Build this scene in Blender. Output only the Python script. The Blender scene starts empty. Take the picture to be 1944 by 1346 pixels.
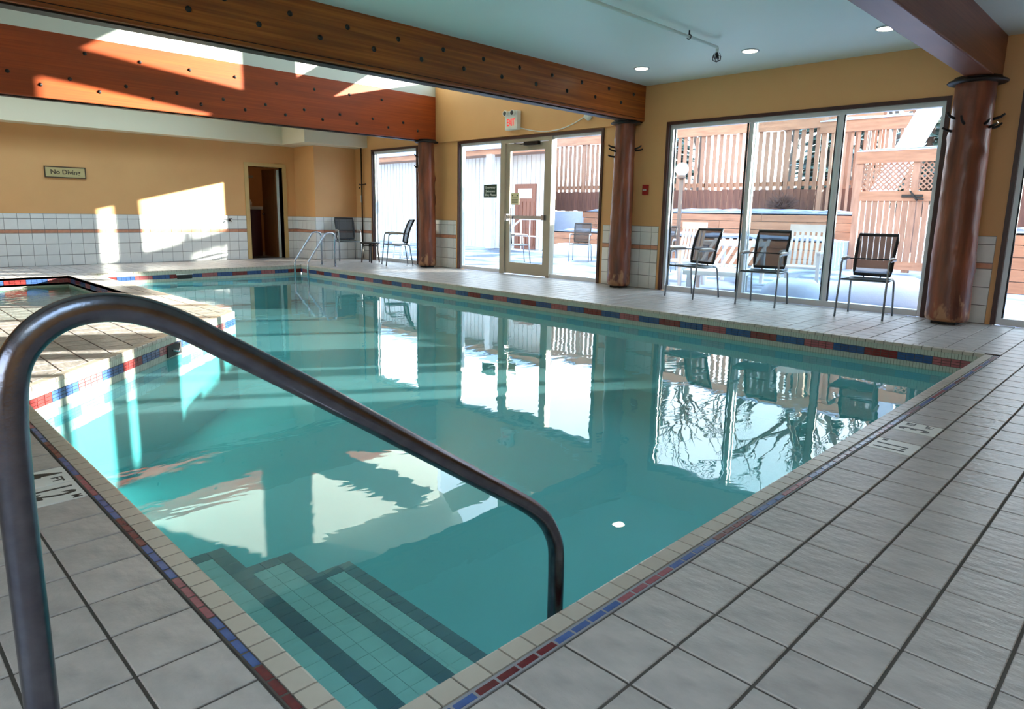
import bpy, bmesh, math, random
from mathutils import Vector, Matrix
random.seed(7)
S = bpy.context.scene
COL = S.collection
# ------------------------------------------------------------------ camera
FPX, YAW, PIT, ROLL, CY = 1286.67, 0.780205, 0.181327, -0.018282, 642.35
cam_d = bpy.data.cameras.new('camera'); cam = bpy.data.objects.new('camera', cam_d); COL.objects.link(cam)
fw = Vector((math.cos(YAW)*math.cos(PIT), math.sin(YAW)*math.cos(PIT), -math.sin(PIT)))
r0 = Vector((math.sin(YAW), -math.cos(YAW), 0)); d0 = fw.cross(r0)
rr = math.cos(ROLL)*r0 + math.sin(ROLL)*d0
dd = -math.sin(ROLL)*r0 + math.cos(ROLL)*d0
m = Matrix(((rr.x, -dd.x, -fw.x), (rr.y, -dd.y, -fw.y), (rr.z, -dd.z, -fw.z)))
cam.matrix_world = Matrix.Translation((0, 0, 1.1)) @ m.to_4x4()
cam_d.sensor_width = 36; cam_d.lens = FPX*36/1944
cam_d.shift_y = (CY-673)/1944
cam_d.clip_start = .05; cam_d.clip_end = 300
S.camera = cam
# ------------------------------------------------------------------ world, sun, exposure
S.view_settings.view_transform = 'Standard'; S.view_settings.look = 'None'
S.view_settings.exposure = 1.34; S.view_settings.gamma = 1
S.view_settings.use_curve_mapping = False
W = bpy.data.worlds.new('world'); S.world = W; W.use_nodes = True
nt = W.node_tree; nt.nodes.clear()
wo = nt.nodes.new('ShaderNodeOutputWorld'); bg = nt.nodes.new('ShaderNodeBackground')
tc = nt.nodes.new('ShaderNodeTexCoord'); sx = nt.nodes.new('ShaderNodeSeparateXYZ'); cr = nt.nodes.new('ShaderNodeValToRGB')
nt.links.new(tc.outputs['Generated'], sx.inputs[0]); nt.links.new(sx.outputs['Z'], cr.inputs[0])
nt.links.new(cr.outputs[0], bg.inputs[0]); nt.links.new(bg.outputs[0], wo.inputs[0])
cr.color_ramp.elements[0].position = 0.0; cr.color_ramp.elements[0].color = (.88, .93, 1, 1)
cr.color_ramp.elements[1].position = .8; cr.color_ramp.elements[1].color = (.56, .76, 1, 1)
bg.inputs[1].default_value = 3.0
sun_d = bpy.data.lights.new('sun', 'SUN'); sun = bpy.data.objects.new('sun', sun_d); COL.objects.link(sun)
SUND = Vector((-1, .6, -.25)).normalized()
sun.rotation_euler = SUND.to_track_quat('-Z', 'Y').to_euler(); sun.location = (20, -12, 12)
sun_d.energy = 20; sun_d.angle = math.radians(.6); sun_d.color = (1, .93, .82)

# ------------------------------------------------------------------ helpers
def lin(c):
    return tuple((x/255/12.92 if x/255 <= .04045 else ((x/255+.055)/1.055)**2.4) for x in c)
MATS = {}
def mat(name, col, rough=.6, metal=0., col2=None, nscale=6., stretch=(1, 1, 1), bump=0., bscale=None, rnd=0., spec=.5, coat=0., emis=0., detail=4., sharp=None):
    m = bpy.data.materials.new(name); m.use_nodes = True; t = m.node_tree; b = t.nodes['Principled BSDF']
    c = lin(col); b.inputs['Roughness'].default_value = rough; b.inputs['Metallic'].default_value = metal
    b.inputs['Specular IOR Level'].default_value = spec
    b.inputs['Coat Weight'].default_value = coat; b.inputs['Coat Roughness'].default_value = .15
    g = t.nodes.new('ShaderNodeTexCoord'); mp = t.nodes.new('ShaderNodeMapping'); mp.inputs['Scale'].default_value = stretch
    t.links.new(g.outputs['Object'], mp.inputs[0])
    n = t.nodes.new('ShaderNodeTexNoise'); n.inputs['Scale'].default_value = nscale; n.inputs['Detail'].default_value = detail
    t.links.new(mp.outputs[0], n.inputs['Vector'])
    r = t.nodes.new('ShaderNodeValToRGB'); lo, hi = sharp or (.3, .7)
    r.color_ramp.elements[0].position = lo; r.color_ramp.elements[1].position = hi
    c2 = lin(col2) if col2 else tuple(min(1, x*.88) for x in c)
    r.color_ramp.elements[0].color = (*c, 1); r.color_ramp.elements[1].color = (*c2, 1)
    t.links.new(n.outputs['Fac'], r.inputs[0])
    out = r.outputs[0]
    if rnd:
        oi = t.nodes.new('ShaderNodeObjectInfo'); mr = t.nodes.new('ShaderNodeMapRange')
        mr.inputs['To Min'].default_value = 1-rnd; mr.inputs['To Max'].default_value = 1+rnd*.6
        t.links.new(oi.outputs['Random'], mr.inputs['Value'])
        vm = t.nodes.new('ShaderNodeVectorMath'); vm.operation = 'SCALE'
        t.links.new(out, vm.inputs[0]); t.links.new(mr.outputs[0], vm.inputs['Scale']); out = vm.outputs[0]
    t.links.new(out, b.inputs['Base Color'])
    if emis:
        b.inputs['Emission Color'].default_value = (*c, 1); b.inputs['Emission Strength'].default_value = emis
    if bump:
        n2 = t.nodes.new('ShaderNodeTexNoise'); n2.inputs['Scale'].default_value = bscale or nscale; n2.inputs['Detail'].default_value = 6
        t.links.new(mp.outputs[0], n2.inputs['Vector'])
        bp = t.nodes.new('ShaderNodeBump'); bp.inputs['Strength'].default_value = bump; bp.inputs['Distance'].default_value = .01
        t.links.new(n2.outputs['Fac'], bp.inputs['Height']); t.links.new(bp.outputs[0], b.inputs['Normal'])
    MATS[name] = m
    return m
def see_through(name, tint, gl=.06, ior=1.45, rough=0., bump=None, turbid=None):
    """a thin clear sheet: light passes straight through, the rest is mirrored by Fresnel"""
    m = bpy.data.materials.new(name); m.use_nodes = True; t = m.node_tree; t.nodes.clear()
    o = t.nodes.new('ShaderNodeOutputMaterial'); mx = t.nodes.new('ShaderNodeMixShader')
    tr = t.nodes.new('ShaderNodeBsdfTransparent'); tr.inputs[0].default_value = (*tint, 1)
    g = t.nodes.new('ShaderNodeBsdfGlossy'); g.inputs['Roughness'].default_value = rough
    # Schlick reflectance, the same from both faces
    f0 = ((ior-1)/(ior+1))**2
    ge = t.nodes.new('ShaderNodeNewGeometry'); f = t.nodes.new('ShaderNodeVectorMath'); f.operation = 'DOT_PRODUCT'
    t.links.new(ge.outputs['Incoming'], f.inputs[0]); t.links.new(ge.outputs['Normal'], f.inputs[1])
    def mth(op, a, b=None):
        q = t.nodes.new('ShaderNodeMath'); q.operation = op; q.use_clamp = op != 'MULTIPLY'
        for k, v in enumerate((a, b)):
            if v is None: continue
            if isinstance(v, (int, float)): q.inputs[k].default_value = v
            else: t.links.new(v, q.inputs[k])
        return q.outputs[0]
    sch = mth('POWER', mth('SUBTRACT', 1.0, mth('ABSOLUTE', f.outputs['Value'])), 5.0)
    t.links.new(mth('ADD', mth('MULTIPLY', sch, 1-f0), f0), mx.inputs[0])
    t.links.new(tr.outputs[0], mx.inputs[1]); t.links.new(g.outputs[0], mx.inputs[2]); t.links.new(mx.outputs[0], o.inputs[0])
    if bump:
        c = t.nodes.new('ShaderNodeTexCoord'); mp = t.nodes.new('ShaderNodeMapping'); mp.inputs['Scale'].default_value = bump[2]
        n = t.nodes.new('ShaderNodeTexNoise'); n.inputs['Scale'].default_value = bump[0]; n.inputs['Detail'].default_value = 3
        n.inputs['Distortion'].default_value = .6
        b = t.nodes.new('ShaderNodeBump'); b.inputs['Strength'].default_value = 1; b.inputs['Distance'].default_value = bump[1]
        t.links.new(c.outputs['Object'], mp.inputs[0]); t.links.new(mp.outputs[0], n.inputs['Vector'])
        t.links.new(n.outputs['Fac'], b.inputs['Height'])
        t.links.new(b.outputs[0], g.inputs['Normal'])
        t.links.new(b.outputs[0], f.inputs[1])
    if turbid:      # cloudiness just under the surface
        df = t.nodes.new('ShaderNodeBsdfDiffuse'); df.inputs[0].default_value = (*turbid[0], 1)
        m2 = t.nodes.new('ShaderNodeMixShader'); m2.inputs[0].default_value = turbid[1]
        t.links.new(tr.outputs[0], m2.inputs[1]); t.links.new(df.outputs[0], m2.inputs[2]); t.links.new(m2.outputs[0], mx.inputs[1])
    MATS[name] = m
    return m

class MB:
    def __init__(s): s.v = []; s.f = []; s.sm = []
    def poly(s, pts, faces, smooth=False):
        k = len(s.v); s.v += [tuple(p) for p in pts]; s.f += [tuple(i+k for i in f) for f in faces]; s.sm += [smooth]*len(faces)
        return s
    def box(s, x0, x1, y0, y1, z0, z1):
        return s.poly([(x0,y0,z0),(x1,y0,z0),(x1,y1,z0),(x0,y1,z0),(x0,y0,z1),(x1,y0,z1),(x1,y1,z1),(x0,y1,z1)],
                      [(0,3,2,1),(4,5,6,7),(0,1,5,4),(1,2,6,5),(2,3,7,6),(3,0,4,7)])
    def prism(s, pts, z0, z1, ch=0.):
        """pts: convex or simple polygon, anticlockwise; optional chamfered top"""
        n = len(pts); cx = sum(p[0] for p in pts)/n; cy = sum(p[1] for p in pts)/n
        v = [(p[0],p[1],z0) for p in pts]
        if ch:
            v += [(p[0],p[1],z1-ch) for p in pts]
            for p in pts:
                dx, dy = cx-p[0], cy-p[1]; l = math.hypot(dx, dy) or 1
                v.append((p[0]+dx/l*ch*1.4, p[1]+dy/l*ch*1.4, z1))
            L = 3
        else:
            v += [(p[0],p[1],z1) for p in pts]; L = 2
        f = [tuple(range(n-1,-1,-1)), tuple(range((L-1)*n, L*n))]
        for l in range(L-1):
            for i in range(n):
                j = (i+1) % n; f.append((l*n+i, l*n+j, (l+1)*n+j, (l+1)*n+i))
        return s.poly(v, f)
    def xprism(s, pts, x0, x1):
        """pts: (y, z) polygon extruded along x"""
        n = len(pts); v = [(x0,p[0],p[1]) for p in pts]+[(x1,p[0],p[1]) for p in pts]
        f = [tuple(range(n-1,-1,-1)), tuple(range(n,2*n))]+[(i,(i+1)%n,(i+1)%n+n,i+n) for i in range(n)]
        return s.poly(v, f)
    def tube(s, pts, r, n=10, caps=True, closed=False):
        pts = [Vector(p) for p in pts]; N = len(pts); R = r if isinstance(r, (list, tuple)) else [r]*N
        t0 = (pts[1]-pts[0]).normalized()
        u = t0.orthogonal().normalized(); base = len(s.v); vs = []
        for i, p in enumerate(pts):
            if closed: t = (pts[(i+1) % N]-pts[i-1]).normalized()
            else: t = ((pts[min(i+1,N-1)]-p).normalized()+(p-pts[max(i-1,0)]).normalized())
            if t.length < 1e-6: t = Vector((0,0,1))
            t.normalize(); u = (u-t*u.dot(t)).normalized(); w = t.cross(u)
            for k in range(n):
                a = 2*math.pi*k/n; vs.append(tuple(p+(u*math.cos(a)+w*math.sin(a))*R[i]))
        f = []
        for i in range(N if closed else N-1):
            j = (i+1) % N
            for k in range(n):
                l = (k+1) % n; f.append((i*n+k, i*n+l, j*n+l, j*n+k))
        s.poly(vs, f, True)
        if caps and not closed:
            s.f.append(tuple(base+k for k in range(n-1,-1,-1))); s.f.append(tuple(base+(N-1)*n+k for k in range(n))); s.sm += [False, False]
        return s
    def bar(s, a, b, w, h=None, up=(0,0,1)):
        """a straight rectangular bar from a to b"""
        a, b = Vector(a), Vector(b); h = h or w; t = (b-a).normalized(); up = Vector(up)
        if abs(t.dot(up)) > .98: up = Vector((1,0,0))
        x = t.cross(up).normalized()*w/2; y = x.cross(t).normalized()*h/2
        v = [a-x-y,a+x-y,a+x+y,a-x+y,b-x-y,b+x-y,b+x+y,b-x+y]
        return s.poly(v, [(0,1,2,3),(7,6,5,4),(0,4,5,1),(1,5,6,2),(2,6,7,3),(3,7,4,0)])
    def lathe(s, prof, c=(0,0,0), n=24, axis='z', smooth=True):
        k0 = []; c = Vector(c)
        for r, z in prof:
            for k in range(n):
                a = 2*math.pi*k/n
                q = (r*math.cos(a), r*math.sin(a), z)
                if axis == 'x': q = (q[2], q[0], q[1])
                if axis == 'y': q = (q[0], q[2], -q[1])
                k0.append(tuple(c+Vector(q)))
        f = [(i*n+k, i*n+(k+1)%n, (i+1)*n+(k+1)%n, (i+1)*n+k) for i in range(len(prof)-1) for k in range(n)]
        s.poly(k0, f, smooth); b = len(s.v)-len(k0)
        s.f.append(tuple(b+k for k in range(n-1,-1,-1))); s.f.append(tuple(b+(len(prof)-1)*n+k for k in range(n))); s.sm += [False, False]
        return s
    def mesh(s, name):
        me = bpy.data.meshes.new(name); me.from_pydata(s.v, [], s.f)
        me.polygons.foreach_set('use_smooth', s.sm); me.update(); return me
    def build(s, name, m, parent=None, loc=None, rot=None, bevel=0, **kw):
        me = s.mesh(name); me.materials.append(MATS[m] if isinstance(m, str) else m)
        o = bpy.data.objects.new(name, me); COL.objects.link(o)
        if parent: o.parent = parent
        if loc: o.location = loc
        if rot is not None: o.rotation_euler = (0,0,rot)
        if bevel:
            b = o.modifiers.new('bevel', 'BEVEL'); b.width = bevel; b.segments = 2; b.limit_method = 'ANGLE'
        for k, v in kw.items(): o[k] = v
        return o
def empty(name, loc=(0,0,0), rz=0, label=None, cat=None, group=None):
    o = bpy.data.objects.new(name, None); COL.objects.link(o); o.location = loc; o.rotation_euler = (0,0,rz)
    o.empty_display_size = .1
    tag(o, label, cat, group); return o
def tag(o, label=None, cat=None, group=None):
    if label: o['label'] = label
    if cat: o['category'] = cat
    if group: o['group'] = group
    return o
def inst(name, me, parent=None, loc=(0,0,0), rz=0, rot=None):
    o = bpy.data.objects.new(name, me); COL.objects.link(o); o.location = loc; o.rotation_euler = rot or (0,0,rz)
    if parent: o.parent = parent
    return o
def dup(root, loc, rz, label, group=None):
    c = root.copy(); COL.objects.link(c); c.location = loc; c.rotation_euler = (0,0,rz); c['label'] = label
    if group: c['group'] = group
    for ch in list(root.children):
        d = ch.copy(); COL.objects.link(d); d.parent = c
        for g in list(ch.children):
            e = g.copy(); COL.objects.link(e); e.parent = d
    return c
def text(name, body, size, m, parent, mw, depth=.002, sx=1., sy=1., align='CENTER', bold=.02):
    cu = bpy.data.curves.new(name, 'FONT'); cu.body = body; cu.size = size; cu.extrude = depth
    cu.offset = size*bold; cu.align_x = align; cu.align_y = 'CENTER'; cu.resolution_u = 3
    t = bpy.data.objects.new('tmp', cu); COL.objects.link(t)
    dg = bpy.context.evaluated_depsgraph_get(); dg.update()
    me = bpy.data.meshes.new_from_object(t.evaluated_get(dg)); me.name = name
    bpy.data.objects.remove(t)
    me.transform(Matrix.Diagonal((sx, sy, 1, 1))); me.transform(mw)
    me.materials.clear(); me.materials.append(MATS[m])
    o = bpy.data.objects.new(name, me); COL.objects.link(o)
    if parent: o.parent = parent
    return o
def frame(origin, right, up):
    r = Vector(right).normalized(); u = Vector(up).normalized(); n = r.cross(u)
    M = Matrix((r, u, n)).transposed().to_4x4(); M.translation = Vector(origin); return M
def clip(poly, hps):
    """Sutherland-Hodgman; half-planes (a,b,c): keep a*x+b*y<=c"""
    for a, b, c in hps:
        out = []
        for i in range(len(poly)):
            p, q = poly[i], poly[(i+1) % len(poly)]; dp = a*p[0]+b*p[1]-c; dq = a*q[0]+b*q[1]-c
            if dp <= 0: out.append(p)
            if dp*dq < 0:
                t = dp/(dp-dq); out.append((p[0]+(q[0]-p[0])*t, p[1]+(q[1]-p[1])*t))
        poly = out
        if len(poly) < 3: return []
    return poly
def area(p): return abs(sum(p[i][0]*p[(i+1)%len(p)][1]-p[(i+1)%len(p)][0]*p[i][1] for i in range(len(p))))/2
def arc(c, r, a0, a1, n, ax1, ax2):
    c, ax1, ax2 = Vector(c), Vector(ax1), Vector(ax2)
    return [c+ax1*r*math.cos(math.radians(a0+(a1-a0)*i/n))+ax2*r*math.sin(math.radians(a0+(a1-a0)*i/n)) for i in range(n+1)]
def round_path(pts, rad, n=8):
    """polyline with rounded corners"""
    P = [Vector(p) for p in pts]; out = [P[0]]
    R = rad if isinstance(rad, (list, tuple)) else [rad]*(len(P)-2)
    for i in range(1, len(P)-1):
        a = (P[i-1]-P[i]).normalized(); b = (P[i+1]-P[i]).normalized(); th = a.angle(b)
        d = R[i-1]/math.tan(th/2); bis = (a+b).normalized(); c = P[i]+bis*(R[i-1]/math.sin(th/2))
        s = P[i]+a*d-c; e = P[i]+b*d-c; tot = s.angle(e); axn = s.cross(e).normalized()
        for k in range(n+1): out.append(c+Matrix.Rotation(tot*k/n, 3, axn) @ s)
    out.append(P[-1]); return out

# ------------------------------------------------------------------ materials
mat('deck_tile', (187,177,171), .32, col2=(154,146,142), nscale=11, stretch=(1,.6,1), bump=.55, bscale=30, rnd=.07, detail=8)
mat('grout', (84,76,70), .9)
mat('coping_tile', (190,178,164), .3, col2=(176,164,150), nscale=10, bump=.08, rnd=.05)
mat('stripe_blue', (62,84,140), .25, col2=(80,102,158), nscale=30, rnd=.06)
mat('stripe_red', (118,40,44), .25, col2=(88,30,38), nscale=60, rnd=.06)
mat('stripe_pink', (158,88,96), .25, col2=(136,72,82), nscale=40, rnd=.06)
mat('stripe_grout', (150,146,150), .8)
mat('band_blue', (60,86,134), .2, col2=(50,74,120), nscale=20)
mat('band_red', (134,50,48), .2, col2=(112,42,42), nscale=20)
mat('band_pink', (172,96,98), .2, col2=(154,84,88), nscale=20)
mat('light_tile', (184,186,172), .25, col2=(174,176,162), nscale=12)
mat('pool_plaster', (138,202,202), .6, col2=(130,196,197), nscale=1.2)
mat('step_tile', (220,222,210), .4, col2=(208,212,200), nscale=14, rnd=.03)
mat('nosing_tile', (4,14,66), .3, col2=(3,10,50), nscale=20, rnd=.1)
mat('navy_grout', (120,140,150), .8)
mat('wall_ochre', (222,168,110), .55, col2=(216,161,104), nscale=1.5, bump=.04, bscale=60)
mat('wall_white', (222,226,218), .6, col2=(216,220,212), nscale=1.2)
mat('soffit_paint', (222,208,180), .6, col2=(218,204,176), nscale=1.2)
mat('ceiling_paint', (222,232,224), .5, col2=(217,227,220), nscale=.7)
mat('wall_tile', (232,232,228), .16, col2=(224,225,222), nscale=8, rnd=.03, coat=.3)
mat('wall_grout', (128,126,124), .9)
mat('listel', (196,128,104), .3, col2=(206,150,120), nscale=16, rnd=.15)
mat('trim_brown', (74,40,34), .4, col2=(60,32,28), nscale=20, stretch=(6,6,.6))
mat('aluminium', (222,224,226), .4, .15, nscale=3)
mat('alu_tan', (176,168,150), .4, .3, nscale=3)
mat('dark_gasket', (28,30,34), .6)
mat('steel', (190,196,206), .2, 1., nscale=20, bump=.03, bscale=120)
mat('steel_rail', (122,122,132), .24, 1., col2=(104,104,116), nscale=30, bump=.05, bscale=160)
mat('chair_metal', (150,156,160), .32, .8)
mat('arm_pad', (188,176,166), .4, .3)
mat('black_frame', (22,24,28), .45)
mat('seat_sling', (46,56,60), .6, bump=.1, bscale=300)
mat('table_dark', (52,44,40), .4, col2=(40,34,32), nscale=12)
mat('black', (12,12,14), .6)
mat('iron', (44,38,36), .5, .6, nscale=18)
mat('bolt', (60,58,56), .4, .7)
mat('white_plastic', (236,236,230), .4)
mat('resin', (190,194,198), .4)
mat('white_metal', (230,232,232), .35)
mat('exit_face', (240,236,220), .4)
mat('red', (196,30,30), .4, emis=.6)
mat('red_box', (170,24,26), .35)
mat('sign_face', (196,176,124), .5)
mat('sign_ink', (70,52,34), .6)
mat('green_sign', (22,62,50), .5)
mat('cream_paper', (232,222,180), .7)
mat('white_ink', (225,232,225), .6)
mat('marker_tile', (232,228,222), .35, rnd=.02)
mat('marker_ink', (40,38,34), .5)
mat('lamp_white', (255,238,205), .4, emis=9)
mat('room_fill_glow', (255,214,160), .5, emis=26)
mat('lamp_globe', (250,248,238), .4)
mat('snow', (176,188,212), .8, col2=(166,180,206), nscale=2.5, bump=.6, bscale=9)
mat('patio', (84,94,112), .8, col2=(162,176,202), nscale=.9, bump=.2, bscale=12, sharp=(.42,.56))
mat('cedar', (160,122,102), .75, col2=(134,98,80), nscale=5, stretch=(3,3,.5), rnd=.14)
mat('cedar_h', (168,122,96), .75, col2=(140,98,76), nscale=5, stretch=(3,.4,3), rnd=.12)
mat('cedar_dark', (110,72,58), .8, col2=(88,56,48), nscale=5, stretch=(3,3,.5), rnd=.15)
mat('siding', (190,192,194), .7, rnd=.02)
mat('roof_dark', (110,96,88), .8, bump=.4, bscale=20)
mat('house_door', (124,74,54), .5, col2=(98,56,42), nscale=6, stretch=(5,5,.5))
mat('bark', (96,84,76), .9, col2=(70,60,54), nscale=12, stretch=(3,3,.5), bump=.5)
mat('needles', (46,66,58), .85, col2=(150,166,170), nscale=3.2, sharp=(.5,.66), bump=.5, bscale=10)
mat('bush', (112,84,78), .9, col2=(86,66,62), nscale=8)
mat('burgundy', (74,18,22), .4)
mat('counter', (196,186,170), .3)
mat('brown_door', (120,74,34), .45, col2=(98,58,26), nscale=6, stretch=(6,6,.5))
mat('door_paint', (206,172,112), .5)
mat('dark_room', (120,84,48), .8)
see_through('glass', (.90,.94,.94), ior=1.3)
see_through('water', (.60,.94,.96), ior=1.6, turbid=((.32,.76,.82), .15), bump=(2.0, .0015, (1.0, 1.6, 1)))
see_through('tub_water', (.62,.93,.88), ior=1.4, bump=(7, .008, (1, 1, 1)))
def mesh_fabric():
    m = bpy.data.materials.new('mesh_fabric'); m.use_nodes = True; t = m.node_tree; b = t.nodes['Principled BSDF']
    b.inputs['Base Color'].default_value = (.02,.022,.026,1); b.inputs['Roughness'].default_value = .6
    o = t.nodes['Material Output']; mx = t.nodes.new('ShaderNodeMixShader'); tr = t.nodes.new('ShaderNodeBsdfTransparent')
    c = t.nodes.new('ShaderNodeTexCoord'); w = t.nodes.new('ShaderNodeTexNoise'); w.inputs['Scale'].default_value = 500
    mr = t.nodes.new('ShaderNodeMapRange'); mr.inputs['To Min'].default_value = .7; mr.inputs['To Max'].default_value = .95
    t.links.new(c.outputs['Object'], w.inputs['Vector']); t.links.new(w.outputs['Fac'], mr.inputs['Value'])
    t.links.new(mr.outputs[0], mx.inputs[0]); t.links.new(tr.outputs[0], mx.inputs[1]); t.links.new(b.outputs[0], mx.inputs[2])
    t.links.new(mx.outputs[0], o.inputs[0]); MATS['mesh_fabric'] = m
mesh_fabric()
def wood(name, c1, c2, c3, rough, lam=9.):
    """varnished glued timber: lamination bands in z, long grain along x, knots"""
    m = bpy.data.materials.new(name); m.use_nodes = True; t = m.node_tree; b = t.nodes['Principled BSDF']
    b.inputs['Roughness'].default_value = rough; b.inputs['Coat Weight'].default_value = .08; b.inputs['Coat Roughness'].default_value = .25; b.inputs['Specular IOR Level'].default_value = .3
    c = t.nodes.new('ShaderNodeTexCoord')
    m1 = t.nodes.new('ShaderNodeMapping'); m1.inputs['Scale'].default_value = (.35, 3, 26)
    m2 = t.nodes.new('ShaderNodeMapping'); m2.inputs['Scale'].default_value = (.5, .5, lam)
    n1 = t.nodes.new('ShaderNodeTexNoise'); n1.inputs['Scale'].default_value = 2.2; n1.inputs['Detail'].default_value = 8
    n2 = t.nodes.new('ShaderNodeTexNoise'); n2.inputs['Scale'].default_value = 1.6; n2.inputs['Detail'].default_value = 2
    t.links.new(c.outputs['Object'], m1.inputs[0]); t.links.new(c.outputs['Object'], m2.inputs[0])
    t.links.new(m1.outputs[0], n1.inputs['Vector']); t.links.new(m2.outputs[0], n2.inputs['Vector'])
    r1 = t.nodes.new('ShaderNodeValToRGB'); e = r1.color_ramp.elements
    e[0].position = .3; e[0].color = (*lin(c1),1); e[1].position = .7; e[1].color = (*lin(c2),1)
    t.links.new(n1.outputs['Fac'], r1.inputs[0])
    r2 = t.nodes.new('ShaderNodeValToRGB'); r2.color_ramp.elements[0].position = .42; r2.color_ramp.elements[1].position = .62
    t.links.new(n2.outputs['Fac'], r2.inputs[0])
    mx = t.nodes.new('ShaderNodeMix'); mx.data_type = 'RGBA'; mx.inputs[7].default_value = (*lin(c3),1)
    t.links.new(r2.outputs[0], mx.inputs[0]); t.links.new(r1.outputs[0], mx.inputs[6])
    ml = t.nodes.new('ShaderNodeMath'); ml.operation = 'MULTIPLY'; ml.inputs[1].default_value = .6
    t.links.new(r2.outputs[0], ml.inputs[0]); t.links.new(ml.outputs[0], mx.inputs[0])
    t.links.new(mx.outputs[2], b.inputs['Base Color'])
    bp = t.nodes.new('ShaderNodeBump'); bp.inputs['Strength'].default_value = .12; bp.inputs['Distance'].default_value = .005
    t.links.new(n1.outputs['Fac'], bp.inputs['Height']); t.links.new(bp.outputs[0], b.inputs['Normal'])
    MATS[name] = m
wood('beam_brown', (186,104,42), (142,70,26), (116,60,30), .38)
wood('beam_red', (178,80,34), (150,62,28), (136,60,32), .42, 5.)
wood('beam_plum', (148,86,60), (118,64,46), (108,60,44), .4, 5.)
def log_mat():
    m = bpy.data.materials.new('log'); m.use_nodes = True; t = m.node_tree; b = t.nodes['Principled BSDF']
    b.inputs['Roughness'].default_value = .42; b.inputs['Coat Weight'].default_value = .15; b.inputs['Coat Roughness'].default_value = .2
    c = t.nodes.new('ShaderNodeTexCoord'); mp = t.nodes.new('ShaderNodeMapping'); mp.inputs['Scale'].default_value = (5, 5, .7)
    n = t.nodes.new('ShaderNodeTexNoise'); n.inputs['Scale'].default_value = 1.6; n.inputs['Detail'].default_value = 7
    t.links.new(c.outputs['Object'], mp.inputs[0]); t.links.new(mp.outputs[0], n.inputs['Vector'])
    r = t.nodes.new('ShaderNodeValToRGB'); e = r.color_ramp.elements
    e[0].position = .32; e[0].color = (*lin((76,34,22)),1); e[1].position = .74; e[1].color = (*lin((158,82,50)),1)
    t.links.new(n.outputs['Fac'], r.inputs[0])
    # scuffed, bare wood near the foot
    sp = t.nodes.new('ShaderNodeSeparateXYZ'); t.links.new(c.outputs['Object'], sp.inputs[0])
    n2 = t.nodes.new('ShaderNodeTexNoise'); n2.inputs['Scale'].default_value = 9; n2.inputs['Detail'].default_value = 5
    mp2 = t.nodes.new('ShaderNodeMapping'); mp2.inputs['Scale'].default_value = (1.4,1.4,.6); t.links.new(c.outputs['Object'], mp2.inputs[0]); t.links.new(mp2.outputs[0], n2.inputs['Vector'])
    mr = t.nodes.new('ShaderNodeMapRange'); mr.inputs['From Min'].default_value = .0; mr.inputs['From Max'].default_value = .42
    mr.inputs['To Min'].default_value = .22; mr.inputs['To Max'].default_value = -.16; t.links.new(sp.outputs['Z'], mr.inputs['Value'])
    ad = t.nodes.new('ShaderNodeMath'); t.links.new(n2.outputs['Fac'], ad.inputs[0]); t.links.new(mr.outputs[0], ad.inputs[1])
    r2 = t.nodes.new('ShaderNodeValToRGB'); r2.color_ramp.elements[0].position = .58; r2.color_ramp.elements[1].position = .68
    t.links.new(ad.outputs[0], r2.inputs[0])
    mx = t.nodes.new('ShaderNodeMix'); mx.data_type = 'RGBA'; mx.inputs[7].default_value = (*lin((168,120,84)),1)
    t.links.new(r2.outputs[0], mx.inputs[0]); t.links.new(r.outputs[0], mx.inputs[6]); t.links.new(mx.outputs[2], b.inputs['Base Color'])
    bp = t.nodes.new('ShaderNodeBump'); bp.inputs['Strength'].default_value = .8; bp.inputs['Distance'].default_value = .012
    t.links.new(n2.outputs['Fac'], bp.inputs['Height']); t.links.new(bp.outputs[0], b.inputs['Normal'])
    MATS['log'] = m
log_mat()

# ================================================================== dimensions
XW, YF, CEIL = 8.95, 15.0, 3.02
PX0, PX1, PY0, PY1 = .71, 6.85, 1.125, 12.92
PEN = (3.08, 7.33); PEN0 = (.71, 4.86)
WZ = -.2
CW = .07
def dl(off):      # diagonal pool edge, shifted off metres towards the deck: returns half-plane keeping the deck side
    dx, dy = PEN[0]-PEN0[0], PEN[1]-PEN0[1]; l = math.hypot(dx, dy); nx, ny = -dy/l, dx/l   # normal towards the deck
    c = nx*PEN0[0]+ny*PEN0[1]+off
    return (-nx, -ny, -c)
TL = [(2.7, 8.05), (1.25, 9.25)]     # near edge line of the hot tub
tdx, tdy = TL[1][0]-TL[0][0], TL[1][1]-TL[0][1]; tl = math.hypot(tdx, tdy); tnx, tny = tdy/tl, -tdx/tl  # points to +x,+y (into tub)
if tny < 0: tnx, tny = -tnx, -tny
tc0 = tnx*TL[0][0]+tny*TL[0][1]
below = (tnx, tny, tc0); above = (-tnx, -tny, -tc0)
XL, YN = -3.0, -3.0
ZONES = {
 'near': [(0,1,1.016),(-1,0,-XL),(1,0,XW),(0,-1,-YN)],
 'window': [(0,-1,-1.016),(-1,0,-(PX1+CW)),(1,0,XW),(0,1,YF+.1)],
 'left': [(0,-1,-1.016),(1,0,PX0-.098),(-1,0,-XL),below],
 'penin': [(-1,0,-(PX0-.098)),dl(CW),below,(1,0,PEN[0]-CW)],
 'strip': [(-1,0,-2.7),(1,0,PEN[0]-CW),above,(0,1,PY1+CW)],
 'tubend': [(-1,0,-XL),(1,0,2.7),(0,-1,-12.75),(0,1,PY1+CW)],
 'end': [(0,-1,-(PY1+CW)),(-1,0,-XL),(1,0,PX1+CW),(0,1,YF+.1)],
}
BIG = [(-20,-20),(30,-20),(30,30),(-20,30)]
# ================================================================== setting: floor
fl = MB()
for z in ZONES.values(): fl.prism(clip(BIG, z), -.14, -.005)
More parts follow.
